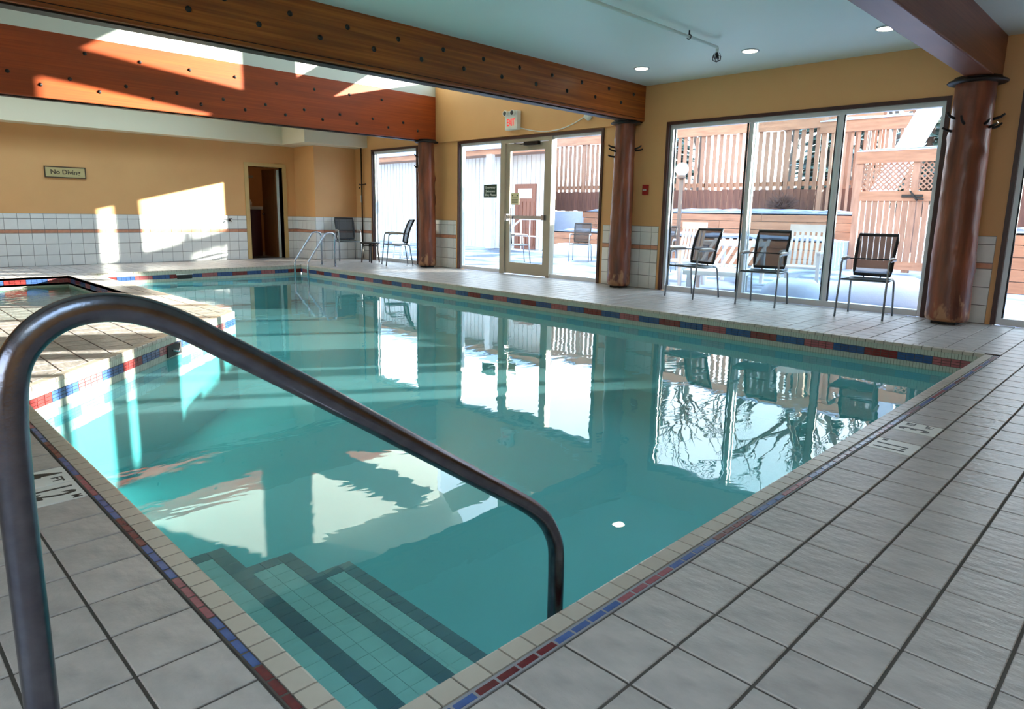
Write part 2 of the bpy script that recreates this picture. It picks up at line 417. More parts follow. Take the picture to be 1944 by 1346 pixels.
# mortar bed under the accent stripes
fl.box(PX0-.098, PX1, 1.016, PY0-CW, -.14, -.005)
fl.box(PX0-.098, PX0-CW, 1.05, 4.86, -.14, -.005)
floor = fl.build('floor', 'grout', kind='structure')
MT, X0, Y0, G = .2085, .612, 1.016, .0045
full = MB().prism([(G,G),(MT-G,G),(MT-G,MT-G),(G,MT-G)], -.02, 0, .0022).mesh('tile'); full.materials.append(MATS['deck_tile'])
tiles = []
for zn, z in ZONES.items():
    for i in range(-18, 42):
        for j in range(-20, 70):
            x, y = X0+i*MT, Y0+j*MT
            sq = [(x+G,y+G),(x+MT-G,y+G),(x+MT-G,y+MT-G),(x+G,y+MT-G)]
            p = clip(sq, z)
            if not p or area(p) < .002: continue
            cx, cy = x+MT/2, y+MT/2
            inview = cx*.95 > cy*.02-.6 and (cy > cx*.10-.35) and cx+cy > .9
            dist = math.hypot(cx, cy)
            tiles.append((0 if inview else 1, dist, i, j, p, abs(area(p)-area(sq)) < 1e-6))
tiles.sort(key=lambda t: t[:4])
markers = {(15,-1):'a', (17,-1):'b'}
rest = MB(); cnt = 0
for t in tiles:
    _, dist, i, j, p, isfull = t
    x, y = X0+(i)*MT, Y0+j*MT
    mk = None
    if j == -1 and i in (14, 16): mk = 'marker_tile'
    if i == -1 and j in (9, 10): mk = 'marker_tile'
    if (t[0] == 0 and cnt < 296) or mk:
        cnt += 1
        if isfull and not mk: inst('tile', full, floor, (x, y, 0))
        else: MB().prism(p, -.02, 0, .0022).build('tile', mk or 'deck_tile', floor)
    else: rest.prism(p, -.02, 0, .0022)
rest.build('tile_field', 'deck_tile', floor, kind='stuff')
# depth markers painted on the pale tiles
def at_tile(i, j): return X0+i*MT, Y0+j*MT
x, y = at_tile(14, -1)
text('depth_mark', '1.1', .155, 'marker_ink', floor, frame((x+.080, y+.105, .0002), (1,0,0), (0,1,0)), .0008, .62, 1.25)
text('depth_mark', 'M', .034, 'marker_ink', floor, frame((x+.180, y+.165, .0002), (1,0,0), (0,1,0)), .0008)
x, y = at_tile(16, -1)
text('depth_mark', '3', .16, 'marker_ink', floor, frame((x+.065, y+.105, .0002), (1,0,0), (0,1,0)), .0008, .8, 1.25)
text('depth_mark', '1/2', .06, 'marker_ink', floor, frame((x+.155, y+.15, .0002), (1,0,0), (0,1,0)), .0008, .8, 1)
text('depth_mark', 'FT', .05, 'marker_ink', floor, frame((x+.16, y+.06, .0002), (1,0,0), (0,1,0)), .0008)
x, y = at_tile(-1, 10)
text('depth_mark', '4', .16, 'marker_ink', floor, frame((x+.105, y+.14, .0002), (0,-1,0), (1,0,0)), .0008, .75, 1.25)
text('depth_mark', 'FT', .055, 'marker_ink', floor, frame((x+.155, y+.055, .0002), (0,-1,0), (1,0,0)), .0008)
x, y = at_tile(-1, 9)
text('depth_mark', '1.2', .155, 'marker_ink', floor, frame((x+.105, y+.12, .0002), (0,-1,0), (1,0,0)), .0008, .62, 1.25)
text('depth_mark', 'M', .045, 'marker_ink', floor, frame((x+.17, y+.026, .0002), (0,-1,0), (1,0,0)), .0008)

# ================================================================== swimming pool
pool = empty('swimming_pool', (0,0,0), 0, 'large turquoise indoor swimming pool with red and blue tile band at the waterline', 'pool')
OUT = [(PX0,PY0),(PX1,PY0),(PX1,PY1),(PEN[0],PY1),PEN,PEN0]
BZ = -1.0
b = MB()
b.prism(OUT, BZ-.1, BZ)
def wall_seg(mb, p, q, z0, z1, th=.1, proud=0.):
    """wall below the edge p->q (pool interior on the left), thickness outwards"""
    p, q = Vector(p), Vector(q); t = (q-p).normalized(); n = Vector((t.y, -t.x))   # outwards
    a, bq = p-n*proud, q-n*proud; c, d = q+n*th, p+n*th
    mb.prism([tuple(d), tuple(c), tuple(bq), tuple(a)], z0, z1)
for k in range(6): wall_seg(b, OUT[k], OUT[(k+1)%6], BZ-.1, -.21, .12)
b.build('basin', 'pool_plaster', pool)
# coping tiles (top), bull-nosed, and the vertical faces with the coloured band
def seg_frame(p, q):
    p, q = Vector((*p,0)), Vector((*q,0)); t = (q-p).normalized(); n = Vector((t.y, -t.x, 0)); return p, t, n, (q-p).length
CM = .0785
def coping_mesh(w=CM):
    mb = MB(); g = .003
    prof = [(0,-.03),(0,-.008),(.003,-.002),(.009,0),(CW-g,0),(CW-g,-.03)]   # n outwards, z
    n = len(prof); v = [(g, a, z) for a, z in prof]+[(w-g, a, z) for a, z in prof]
    f = [tuple(range(n-1,-1,-1)), tuple(range(n,2*n))]+[(i,(i+1)%n,(i+1)%n+n,i+n) for i in range(n)]
    mb.poly(v, [tuple(reversed(q)) for q in f]); return mb.mesh('coping_tile')
cme = coping_mesh(); cme.materials.append(MATS['coping_tile'])
cn = 0; cfield = MB(); face = MB(); fieldbase = MB()
def M_seg(p, t, n):      # local x along t, local y outwards (n), z up
    M = Matrix(((t.x, n.x, 0, p.x), (t.y, n.y, 0, p.y), (0,0,1,0), (0,0,0,1))); return M
BANDL = .284
seq = ['band_blue','band_pink','band_blue','band_red']
def band_mesh(m, L=BANDL):
    mb = MB(); g = .0025; nx = max(1, round(L/.071))
    for r in range(3):
        for c in range(nx):
            x0 = c*L/nx+g; x1 = (c+1)*L/nx-g; z0 = -.15+r*.0235+.0018; z1 = z0+.0235-.0036
            mb.box(x0, x1, -.0035, .004, z0, z1)
    me = mb.mesh('band_tile'); me.materials.append(MATS[m]); return me
bm_ = {m: band_mesh(m) for m in set(seq)}
def edge(p, q, indiv=True, start=0., k0=0, front=True):
    global cn
    P, t, n, L = seg_frame(p, q); M = M_seg(P, t, n)
    k = 0; u = 0.
    while u < L-.01:
        w = min(CM, L-u)
        if indiv and cn < 270 and w > .07:
            o = bpy.data.objects.new('coping_tile', cme); COL.objects.link(o); o.parent = pool
            o.matrix_local = M @ Matrix.Translation((u,0,0)); cn += 1
        else:
            mb = MB(); g = .003; prof = [(0,-.03),(0,-.008),(.003,-.002),(.009,0),(CW-g,0),(CW-g,-.03)]; nn = len(prof)
            v = [M @ Vector((u+g,a,z)) for a,z in prof]+[M @ Vector((u+w-g,a,z)) for a,z in prof]
            f = [tuple(range(nn)), tuple(range(2*nn-1,nn-1,-1))]+[(i+nn,(i+1)%nn+nn,(i+1)%nn,i) for i in range(nn)]
            cfield.poly(v, f)
        u += CM; k += 1
    # grout bed behind face and under coping
    a, c_, d, e = P+n*.006, P+t*L+n*.006, P+t*L+n*(CW+.0), P+n*CW
    fieldbase.prism([tuple(e)[:2], tuple(d)[:2], tuple(c_)[:2], tuple(a)[:2]], -.22, -.006)
    # narrow upright face tiles above and below the band
    w = .0262; u = 0.
    while u < L-.005:
        for z0, z1 in ((-.078,-.031),(-.212,-.152)):
            v = [M @ Vector(c) for c in [(u+.0012,.0,z0),(min(u+w,L)-.0012,.0,z0),(min(u+w,L)-.0012,.0,z1),(u+.0012,.0,z1)]]
            v2 = [M @ Vector(c) for c in [(u+.0012,.007,z0),(min(u+w,L)-.0012,.007,z0),(min(u+w,L)-.0012,.007,z1),(u+.0012,.007,z1)]]
            face.poly(v+v2, [(0,1,2,3),(0,4,5,1),(2,6,7,3),(1,5,6,2),(0,3,7,4)])
        u += w
    kk = k0; u = start
    while u < L-.02:
        if u+BANDL <= L+.001: me = bm_[seq[kk % 4]]
        else: me = band_mesh(seq[kk % 4], L-u)
        o = bpy.data.objects.new('band_tile', me); COL.objects.link(o); o.parent = pool
        o.matrix_local = M @ Matrix.Translation((u,0,0)); u += BANDL; kk += 1
    return
edge(OUT[0], OUT[1], k0=1)
edge(OUT[5], OUT[0], k0=2)
edge(OUT[4], OUT[5], k0=0)
edge(OUT[1], OUT[2], start=(5.475-PY0) % BANDL, k0=(int((PY0-5.475)/BANDL)) % 4)
edge(OUT[3], OUT[4], k0=2)
edge(OUT[2], OUT[3], k0=3)
cfield.build('coping_field', 'coping_tile', pool, kind='stuff')
face.build('face_tiles', 'light_tile', pool, kind='stuff')
fieldbase.build('mortar_bed', 'grout', pool)
# accent stripe: rectangular glazed tiles set into the deck beside the coping
def stripe(ax, start, end, off, first):
    k = 0; L = abs(end-start); n = int(L/.0698)
    for k in range(n):
        m = ['stripe_blue','stripe_red','stripe_blue','stripe_pink'][((k+first)//4) % 4]
        key = 'accent_'+m+ax
        if key not in stripe.c:
            mb = MB()
            if ax == 'x': mb.prism([(.004,.007),(.066,.007),(.066,.027),(.004,.027)], -.01, .0006, .001)
            else: mb.prism([(.007,.004),(.027,.004),(.027,.066),(.007,.066)], -.01, .0006, .001)
            me = mb.mesh('accent_tile'); me.materials.append(MATS[m]); stripe.c[key] = me
        loc = (start+k*.0698, off, 0) if ax == 'x' else (off, start+k*.0698, 0)
        inst('accent_tile', stripe.c[key], pool, loc)
stripe.c = {}
stripe('x', .61+.0698*.85-.0, PX1, 1.017, 0)
stripe('y', 1.06, 4.86, PX0-.0985, 2)
MB().box(PX0-.098, PX1, 1.0175, 1.0535, -.02, -.0008).build('stripe_bed', 'stripe_grout', pool)
MB().box(PX0-.0965, PX0-CW-.001, 1.0535, 4.86, -.02, -.0008).build('stripe_bed', 'grout', pool)
# entry steps in the near corner, navy nosing tiles
for k, (xe, zt) in enumerate([(1.03,-.3),(1.33,-.43),(1.63,-.585)]):
    st = MB().box(PX0+.001, xe, PY0+.001, 2.71, -.999, zt-.004).build('step', 'navy_grout', pool)
    xi = PX0 if k == 0 else [0,1.03,1.33][k]
    g = .0012; w = .066; tm = MB(); nm = MB()
    yy = PY0+.002
    nosing = []
    ny = int((2.71-PY0)/.0792)
    for j in range(ny):
        y0 = 2.71-(j+1)*.0792; y1 = y0+.0792
        me = MB().box(xe-w+g, xe+.002, y0+g, y1-g, zt-.012, zt).build('nosing_tile', 'nosing_tile', st)
    nx = max(2, int((xe-w-xi)/.0792)+1)
    for i in range(nx):
        xb = xe-w-(i+1)*.0792; xa = max(xb, xi+.001); xc = xb+.0792
        if xc-xa < .01: continue
        MB().box(xa+g, xc-g, 2.71-w+g, 2.712, zt-.012, zt).build('nosing_tile', 'nosing_tile', st)
        y = 2.71-w
        while y > PY0+.02:
            tm.box(xa+g, xc-g, max(y-.0792, PY0)+g, y-g, zt-.012, zt-.0005); y -= .0792
    tm.build('tread_tiles', 'step_tile', st, kind='stuff')
# skimmer mouths
sk = MB().box(4.42, 4.68, PY1-.012, PY1+.01, -.165, -.09)
s1 = sk.build('skimmer', 'black', pool)
MB().box(4.405, 4.695, PY1-.016, PY1-.010, -.09, -.078).build('skimmer_lip', 'white_plastic', s1)
P, t, n, L = seg_frame(PEN, PEN0); Ms = M_seg(P, t, n)
uu = (Vector((2.08,6.28,0))-P).dot(t)
q = MB().box(uu-.13, uu+.13, -.012, .01, -.19, -.085).build('skimmer', 'black', pool); q.matrix_local = Ms
q2 = MB().tube([Ms @ Vector((uu-.1,-.02,-.10)), Ms @ Vector((uu,-.05,-.15)), Ms @ Vector((uu+.08,-.03,-.13))], .008, 8).build('flap', 'steel', pool)
# water surface
wv = []; 
water = MB().poly([(p[0], p[1], WZ) for p in OUT], [tuple(range(6))]).build('water', 'water', pool)
# ================================================================== hot tub
tub = empty('hot_tub', (0,0,0), 0, 'angular hot tub with pale green water set in the raised tiled peninsula', 'hot tub')
TO = [(2.7,12.75),(-1.5,12.75),(-1.5,11.53),(1.25,9.25),(2.7,8.05)]
bb = MB(); bb.prism(TO, -.9, -.8)
for k in range(5): wall_seg(bb, TO[k], TO[(k+1)%5], -.9, -.006, .06)
bb.build('basin', 'light_tile', tub)
for k in (0, 4, 3):
    P, t, n, L = seg_frame(TO[k], TO[(k+1)%5]); M = M_seg(P, t, n); u = .0; kk = 1
    while u < L-.02:
        me = bm_[seq[kk % 4]] if u+BANDL <= L else band_mesh(seq[kk % 4], L-u)
        o = bpy.data.objects.new('band_tile', me); COL.objects.link(o); o.parent = tub
        o.matrix_local = M @ Matrix.Translation((u,-.001,.04)); u += BANDL; kk += 1
MB().poly([(p[0], p[1], -.16) for p in TO], [tuple(range(5))]).build('water', 'tub_water', tub)

# ================================================================== walls
WT = XW+.17
HEAD = 2.47
w = MB()
piers = [(YN-.17,-.12),(1.46,2.10),(5.72,6.87),(10.43,11.72),(13.43,14.1)]
for a, c in piers: w.box(XW, WT, a, c, -.14, HEAD)
w.box(XW, WT, YN-.17, 6.34, HEAD, 3.1)
w.box(XW, WT, 6.34, 11.2, HEAD, 3.65)
w.box(XW, WT, 11.2, 14.1, HEAD, 3.5)
# gable end over the skylight bay: eave corners, king post, roof band
w.xprism([(6.2,3.1),(6.34,3.1),(6.34,3.65),(6.95,3.65),(6.95,4.53),(8.93,5.90),(11.05,4.66),(11.05,3.65),(11.3,3.5),(11.3,5.0),(8.93,6.3),(6.2,4.4)][0:1]+[(6.34,3.65),(6.95,3.65),(6.95,4.53),(6.34,4.10)], XW, WT)
wall_r = w.build('wall_right', 'wall_ochre', kind='structure')
MB().box(XW-.045, XW, 6.34, 11.09, 2.48, 3.65).build('wall_panel', 'wall_ochre', wall_r)
gm = MB()
gm.box(XW, WT, 8.70, 9.17, 3.65, 5.9)
gm.xprism([(7.0,4.57),(6.96,4.50),(8.41,3.65),(8.72,3.65),(8.72,3.94),(7.32,4.78)], XW+.02, WT-.02)
gm.xprism([(9.15,3.99),(9.15,3.65),(9.52,3.65),(10.95,4.58),(10.60,4.93)], XW+.02, WT-.02)
gm.build('gable_truss', 'wall_white', wall_r)
MB().xprism([(6.95,3.65),(11.1,3.65),(11.1,4.7),(8.93,5.9),(6.95,4.55)], XW+.10, XW+.108).build('gable_glass', 'glass', wall_r)
# wall tiles
TM = .2
wt_me = {}
def wtile(parent, o, u, L0, L1, z0, z1, m='wall_tile'):
    """tile on a vertical wall: o origin, u unit along; from L0..L1"""
    g = .0025; key = (round(L1-L0,3), round(z1-z0,3), m)
    if key not in wt_me:
        mb = MB(); w_, h_ = L1-L0, z1-z0; c = .0015
        mb.poly([(g,0,g),(w_-g,0,g),(w_-g,0,h_-g),(g,0,h_-g),(g+c,-.006,g+c),(w_-g-c,-.006,g+c),(w_-g-c,-.006,h_-g-c),(g+c,-.006,h_-g-c)],
                [(4,5,6,7),(0,1,5,4),(1,2,6,5),(2,3,7,6),(3,0,4,7)])
        me = mb.mesh('tile'); me.materials.append(MATS[m]); wt_me[key] = me
    u = Vector((*u,0)); ob = bpy.data.objects.new('tile', wt_me[key]); COL.objects.link(ob)
    ob.location = Vector((o[0],o[1],0))+u*L0+Vector((0,0,z0)); ob.rotation_euler = (0,0,math.atan2(u.y,u.x)); ob.parent = parent
ROWS = [(0,.2,'wall_tile'),(.2,.4,'wall_tile'),(.4,.6,'wall_tile'),(.6,.665,'listel'),(.665,.865,'wall_tile'),(.865,.955,'wall_tile')]
def tiled(parent, o, u, L, first=TM, hide=None):
    n = 0.; e = [0.]; x = first
    while x < L-.02: e.append(x); x += TM
    e.append(L)
    for a, c in zip(e[:-1], e[1:]):
        for z0, z1, m_ in ROWS: wtile(parent, o, u, a, c, z0+.002, z1, m_)
gb = MB()
for a, c in piers[1:]:
    gb.box(XW-.004, XW, a+.05, c-.05 if c < 14 else c, .0, .957)
    tiled(wall_r, (XW-.004, (c-.05 if c < 14 else c)), (0,-1), c-a-.1 if c < 14 else c-a-.05, .13)
gb.build('tile_bed', 'wall_grout', wall_r)
# far wall
w = MB()
D0, D1, DH = 6.77, 7.57, 2.04
w.box(XL, D0, YF, YF+.17, -.14, 3.5); w.box(D0, D1, YF, YF+.17, DH, 3.5); w.box(D1, 7.88, YF, YF+.17, -.14, 3.5)
w.box(7.88, WT, 14.1, YF+.17, -.14, 3.5)
wall_f = w.build('wall_far', 'wall_ochre', kind='structure')
MB().box(.9, D0-.09, YF-.004, YF, 0, .957).box(D1+.09, 7.876, YF-.004, YF, 0, .957).box(7.876, 7.88, 14.1-.004, YF, 0, .957).box(7.88, XW, 14.1-.004, 14.1, 0, .957).build('tile_bed', 'wall_grout', wall_f)
tiled(wall_f, (1.5, YF-.004), (1,0), D0-.09-1.5, .18)
tiled(wall_f, (D1+.09, YF-.004), (1,0), 7.876-D1-.09, .12)
tiled(wall_f, (7.876, YF-.004), (0,-1), YF-14.1, .1)
tiled(wall_f, (7.876, 14.096), (1,0), XW-.01-7.876, TM)
# unseen walls of the room, with windows that let daylight in
w = MB(); w.box(XL, XW, YN-.17, YN, -.14, 3.1)
wall_n = w.build('wall_near', 'wall_ochre', kind='structure')
w = MB()
w.box(XL-.17, XL, YN, -1, -.14, 3.5).box(XL-.17, XL, 2.4, YF+.17, -.14, 3.5)
w.box(XL-.17, XL, -1, 2.4, -.14, .9).box(XL-.17, XL, -1, 2.4, 2.3, 3.5)
w.xprism([(6.2,3.5),(11.3,3.5),(11.3,4.7),(8.93,5.95),(6.2,4.1)], XL-.17, XL)
wall_l = w.build('wall_left', 'wall_ochre', kind='structure')
MB().box(XL-.09, XL-.08, -1, 2.4, .9, 2.3).build('pane', 'glass', wall_l)
# ceilings
def holed(x0, x1, y0, y1, z0, z1, hx0, hx1, hy0, hy1):
    return MB().box(x0, hx0, y0, y1, z0, z1).box(hx1, x1, y0, y1, z0, z1).box(hx0, hx1, y0, hy0, z0, z1).box(hx0, hx1, hy1, y1, z0, z1)
def shaft(a, hx0, hx1, hy0, hy1, z0, z1):  # unseen skylight, added to bring more daylight into the room
    MB().box(hx0-.06, hx0, hy0-.06, hy1+.06, z0, z1).box(hx1, hx1+.06, hy0-.06, hy1+.06, z0, z1).box(hx0, hx1, hy0-.06, hy0, z0, z1).box(hx0, hx1, hy1, hy1+.06, z0, z1).build('added_skylight_shaft', 'wall_white', a)
    MB().box(hx0, hx1, hy0, hy1, z1-.03, z1-.02).build('added_skylight_glass', 'glass', a)
c = holed(XL, XW, YN, 6.12, CEIL, CEIL+.12, -2.4, .6, -2.4, .2).build('ceiling', 'ceiling_paint', kind='structure')
shaft(c, -2.4, .6, -2.4, .2, CEIL, CEIL+1.35)
c2 = holed(XL, XW, 11.29, YF, 3.45, 3.55, 0, 5.6, 12.2, 14.0).build('ceiling', 'wall_white', kind='structure')
shaft(c2, 0, 5.6, 12.2, 14.0, 3.45, 4.7)
bh = MB().box(XL, 7.4, 14.6, YF, 2.52, 3.45).box(7.4, XW, 13.6, YF, 2.52, 3.45).build('bulkhead', 'soffit_paint', kind='structure')
ws = MB().box(XL, XW, 11.083, 11.29, 3.36, 4.85).box(XL, XW, 6.13, 6.33, CEIL, 4.15).build('wall_skylight', 'wall_white', kind='structure')
# vault roof over the bay: closed south slope, glazed north slope with rafters
rf = MB().xprism([(6.1,4.02),(8.93,5.90),(8.93,6.10),(6.1,4.22)], XL-.17, WT)
rf.xprism([(8.93,5.90),(11.3,4.58),(11.3,4.78),(8.93,6.10)], XL-.17, WT)
roof = rf.build('roof_vault', 'wall_white', kind='structure')
# ================================================================== beams
def beam(name, y0, y1, z0, z1, m, label, bolts, xa=XL):
    b = MB().box(xa, XW-.002, y0, y1, z0, z1).build(name, m, bevel=.012)
    tag(b, label, 'beam')
    mb = MB().lathe([(.026,0),(.026,.004),(.014,.006),(.014,.016),(.008,.019)], n=12, axis='y')
    me = mb.mesh('bolt'); me.materials.append(MATS['bolt'])
    for (x, z) in bolts: inst('bolt', me, b, (x, y0+.001, z), rot=(math.pi,0,0) if False else (0,0,math.pi))
    return b
def zig(y, x0, x1, step, zc, amp, n=99):
    out = []; x = x0; k = 0
    while x < x1: out.append((x, zc+amp*(1 if k % 2 else -1))); x += step; k += 1
    return out
b1 = beam('ceiling_beam', 6.12, 6.34, 2.505, 3.03, 'beam_brown', 'long brown timber beam crossing above the pool, just under the blue-grey ceiling', zig(0, 1.13, 8.8, .3, 2.785, .075))
MB().box(XL, XW-.002, 6.115, 6.122, 2.54, 2.545).box(XL, XW-.002, 6.16, 6.30, 2.49, 2.506).build('edge_strip', 'iron', b1)
b2 = beam('ceiling_beam', 11.08, 11.29, 2.505, 3.365, 'beam_red', 'deep reddish timber beam farthest over the pool, with sunlit patches', zig(0, 1.56, 8.6, .345, 2.73, .06)+[(2.8+i*.69, 3.15) for i in range(8)])
MB().box(XL, XW-.002, 11.13, 11.25, 2.49, 2.506).build('edge_strip', 'iron', b2)
b3 = beam('ceiling_beam', 1.66, 1.90, 2.57, 3.03, 'beam_plum', 'red-brown timber beam at the top right resting on the thickest log column', [])

# ================================================================== log columns
def column(x, y, r, h, seed, label, pegs, flat=0.):
    rnd = random.Random(seed)
    c = empty('log_column', (x,y,0), 0, label, 'column')
    n, k = 32, 64; ph = [rnd.uniform(0,6.28) for _ in range(8)]
    vs = []
    knots = [(rnd.uniform(0,6.28), rnd.uniform(.4,h-.2), rnd.uniform(.010,.024)) for _ in range(14)]
    for i in range(k+1):
        z = .035+(h-.035)*i/k
        taper = 1.10-.16*(z/h)
        for j in range(n):
            a = 2*math.pi*j/n
            rr_ = r*taper*(1+.014*math.sin(2*a+ph[0]+z*.5)+.012*math.sin(3*a+ph[1]-z*1.1)+.006*math.sin(5*a+z*5+ph[2])+.010*math.sin(7*z+ph[3]+2*a)+.008*math.sin(21*z+3*a+ph[4])+.006*math.sin(37*z-5*a+ph[7])+.008*(rnd.random()-.5))
            for ka, kz, kh in knots:
                da = (a-ka+math.pi) % (2*math.pi)-math.pi; q = (da*r)**2/.0016+(z-kz)**2/.0025
                if q < 6: rr_ += kh*math.exp(-q)
            if i == 0: rr_ *= .93
            vs.append((rr_*math.cos(a)+.012*math.sin(z*1.3+ph[5]), rr_*math.sin(a)+.012*math.sin(z*1.1+ph[6]), z))
    mb = MB(); f = [(i*n+j, i*n+(j+1)%n, (i+1)*n+(j+1)%n, (i+1)*n+j) for i in range(k) for j in range(n)]
    mb.poly(vs, f, True); mb.f.append(tuple(range(n-1,-1,-1))); mb.f.append(tuple(k*n+j for j in range(n))); mb.sm += [False, False]
    mb.build('trunk', 'log', c)
    mb = MB().lathe([(r*1.05,0),(r*1.36,.002),(r*1.44,.016),(r*1.36,.030),(r*1.1,.030),(r*1.06,.046),(r*1.12,.058),(r*1.10,.064)], (0,0,h-.05), 30)
    mb.build('iron_collar', 'iron', c)
    MB().box(-r*.6, r*.6, -r*.62, r*.62, 0, .04).box(-r*.75,-r*.55,-r*.2,r*.2,0,.012).box(r*.55,r*.75,-r*.2,r*.2,0,.012).build('base_plate', 'black', c)
    for (az, z, up, ln) in pegs:
        a = math.radians(az); d = Vector((math.cos(a), math.sin(a), 0)); p0 = d*(r*.9)+Vector((0,0,z))
        MB().tube([p0, p0+d*ln*.5+Vector((0,0,up*.3)), p0+d*ln*.85+Vector((0,0,up*.6)), p0+d*(ln+.02)+Vector((0,0,up*1.3))], [.015,.014,.013,.011], 8).build('peg', 'iron', c)
    return c
column(8.66, 11.06, .165, 2.505, 3, 'farthest reddish log column, left of the glass entrance doors', [(120,2.18,.05,0.094),(125,1.96,.05,0.086)])
column(8.72, 6.30, .158, 2.505, 5, 'middle log column between the glass doors and the wide window', [(130,2.12,-.05+.08,0.086),(150,2.06,.03,0.094),(135,1.98,.02,0.086),(-40,2.08,.02,0.115),(-60,2.1,.04,0.086)])
column(8.66, 1.82, .192, 2.57, 9, 'thickest log column, nearest the camera beside the right-hand window', [(140,2.16,.05,0.101),(170,2.10,.06,0.086),(130,2.04,.03,0.101),(-45,2.07,.05,0.122),(-70,2.16,.04,0.086),(-110,2.07,.03,0.065),(-130,2.1,.03,0.043)])

# ================================================================== windows and doors in the right wall
def bx(mb, y0, y1, z0, z1, x0=XW+.03, x1=XW+.11): return mb.box(x0, x1, y0, y1, z0, z1)
def window(idx, y0, y1, mull, sill=.075):
    root = empty('window_%d' % idx, (0,0,0)); root['kind'] = 'structure'
    t = MB()
    t.box(XW-.02, XW+.12, y0, y0+.045, 0, HEAD).box(XW-.02, XW+.12, y1-.045, y1, 0, HEAD).box(XW-.02, XW+.12, y0+.045, y1-.045, HEAD-.045, HEAD)
    t.build('brown_trim', 'trim_brown', root)
    a, c_ = y0+.045, y1-.045
    f = MB(); bx(f, a, a+.045, 0, HEAD-.045); bx(f, c_-.045, c_, 0, HEAD-.045); bx(f, a+.045, c_-.045, HEAD-.10, HEAD-.045); bx(f, a+.045, c_-.045, 0, sill, XW+.005, XW+.12)
    f.build('window_frame', 'aluminium', root)
    edges = [a+.045]+[m for mm in mull for m in (mm-.045, mm+.045)]+[c_-.045]
    for mm in mull:
        q = MB(); bx(q, mm-.045, mm+.005, sill, HEAD-.10, XW+.02, XW+.07); bx(q, mm-.005, mm+.045, sill, HEAD-.10, XW+.075, XW+.115); q.build('mullion', 'aluminium', root)
    for k in range(0, len(edges), 2):
        p0, p1 = edges[k], edges[k+1]
        g = MB(); xx = XW+.045 if (k//2) % 2 else XW+.09
        MB().box(xx, xx+.008, p0+.006, p1-.006, sill, HEAD-.10).build('pane', 'glass', root)
        q = MB(); r = .016
        q.box(xx-.008, xx+.016, p0-.0, p0+r, sill, HEAD-.10).box(xx-.008, xx+.016, p1-r, p1, sill, HEAD-.10)
        q.build('gasket', 'dark_gasket' if k else 'aluminium', root)
    return root
window(1, 11.72, 13.43, [])
window(3, 2.10, 5.72, [4.43, 3.28])
w4 = window(4, -.12, 1.46, [.35])
MB().box(9.82, 9.98, .46, .66, -.04, 2.9).build('outdoor_post', 'siding', w4)  # unseen post, added to cast a shadow stripe on the peninsula
# entrance: fixed light, door, fixed light
dr = empty('window_2', (0,0,0)); dr['kind'] = 'structure'
y0, y1 = 6.87, 10.43
t = MB().box(XW-.02, XW+.12, y0, y0+.045, 0, HEAD).box(XW-.02, XW+.12, y1-.045, y1, 0, HEAD).box(XW-.02, XW+.12, y0+.045, y1-.045, HEAD-.045, HEAD)
t.build('brown_trim', 'trim_brown', dr)
f = MB(); bx(f, 10.34, 10.385, 0, HEAD-.045); bx(f, 9.19, 10.34, 0, .07); bx(f, 9.19, 10.34, HEAD-.09, HEAD-.045)
f.build('window_frame', 'aluminium', dr)
f = MB(); bx(f, 9.12, 9.235, 0, HEAD-.045, XW+.0, XW+.12); bx(f, 7.98, 8.06, 0, HEAD-.045, XW, XW+.12); bx(f, 8.06, 9.12, 2.36, HEAD-.045, XW, XW+.12)
f.build('door_jamb', 'alu_tan', dr)
f = MB(); bx(f, 6.915, 6.96, 0, HEAD-.045); bx(f, 6.96, 7.98, 0, .07); bx(f, 6.96, 7.98, HEAD-.09, HEAD-.045)
f.build('window_frame', 'aluminium', dr)
MB().box(XW+.07, XW+.078, 9.235, 10.34, .07, HEAD-.09).build('pane', 'glass', dr)
MB().box(XW+.07, XW+.078, 6.96, 7.98, .07, HEAD-.09).build('pane', 'glass', dr)
door = empty('door_1', (0,0,0)); door['kind'] = 'structure'
f = MB(); a, c_ = 8.07, 9.11
bx(f, a, a+.10, .015, 2.35, XW+.03, XW+.075); bx(f, c_-.10, c_, .015, 2.35, XW+.03, XW+.075); bx(f, a+.10, c_-.10, 2.22, 2.35, XW+.03, XW+.075); bx(f, a+.10, c_-.10, .015, .22, XW+.03, XW+.075)
f.build('door_frame', 'alu_tan', door)
MB().box(XW+.048, XW+.056, a+.10, c_-.10, .22, 2.22).build('pane', 'glass', door)
MB().box(XW-.035, XW+.0, a+.06, c_-.04, 1.015, 1.075).box(XW-.04, XW+.03, a+.03, a+.09, 1.0, 1.09).build('push_bar', 'steel', door)
MB().box(XW-.04, XW+.03, c_-.09, c_-.03, .98, 1.1).tube(round_path([(XW-.0,c_-.22,.78),(XW-.06,c_-.22,.78),(XW-.06,c_-.22,1.22),(XW-.0,c_-.22,1.22)], .03), .012, 8).build('door_handle', 'steel', door)
cl = MB().box(XW-.04, XW+.03, 8.28, 8.62, 2.30, 2.36)
cl.bar((XW-.03,8.35,2.33), (XW-.10,8.62,2.31), .02, .015).bar((XW-.10,8.62,2.31), (XW+.02,8.9,2.35), .02, .015).build('door_closer', 'iron', door)

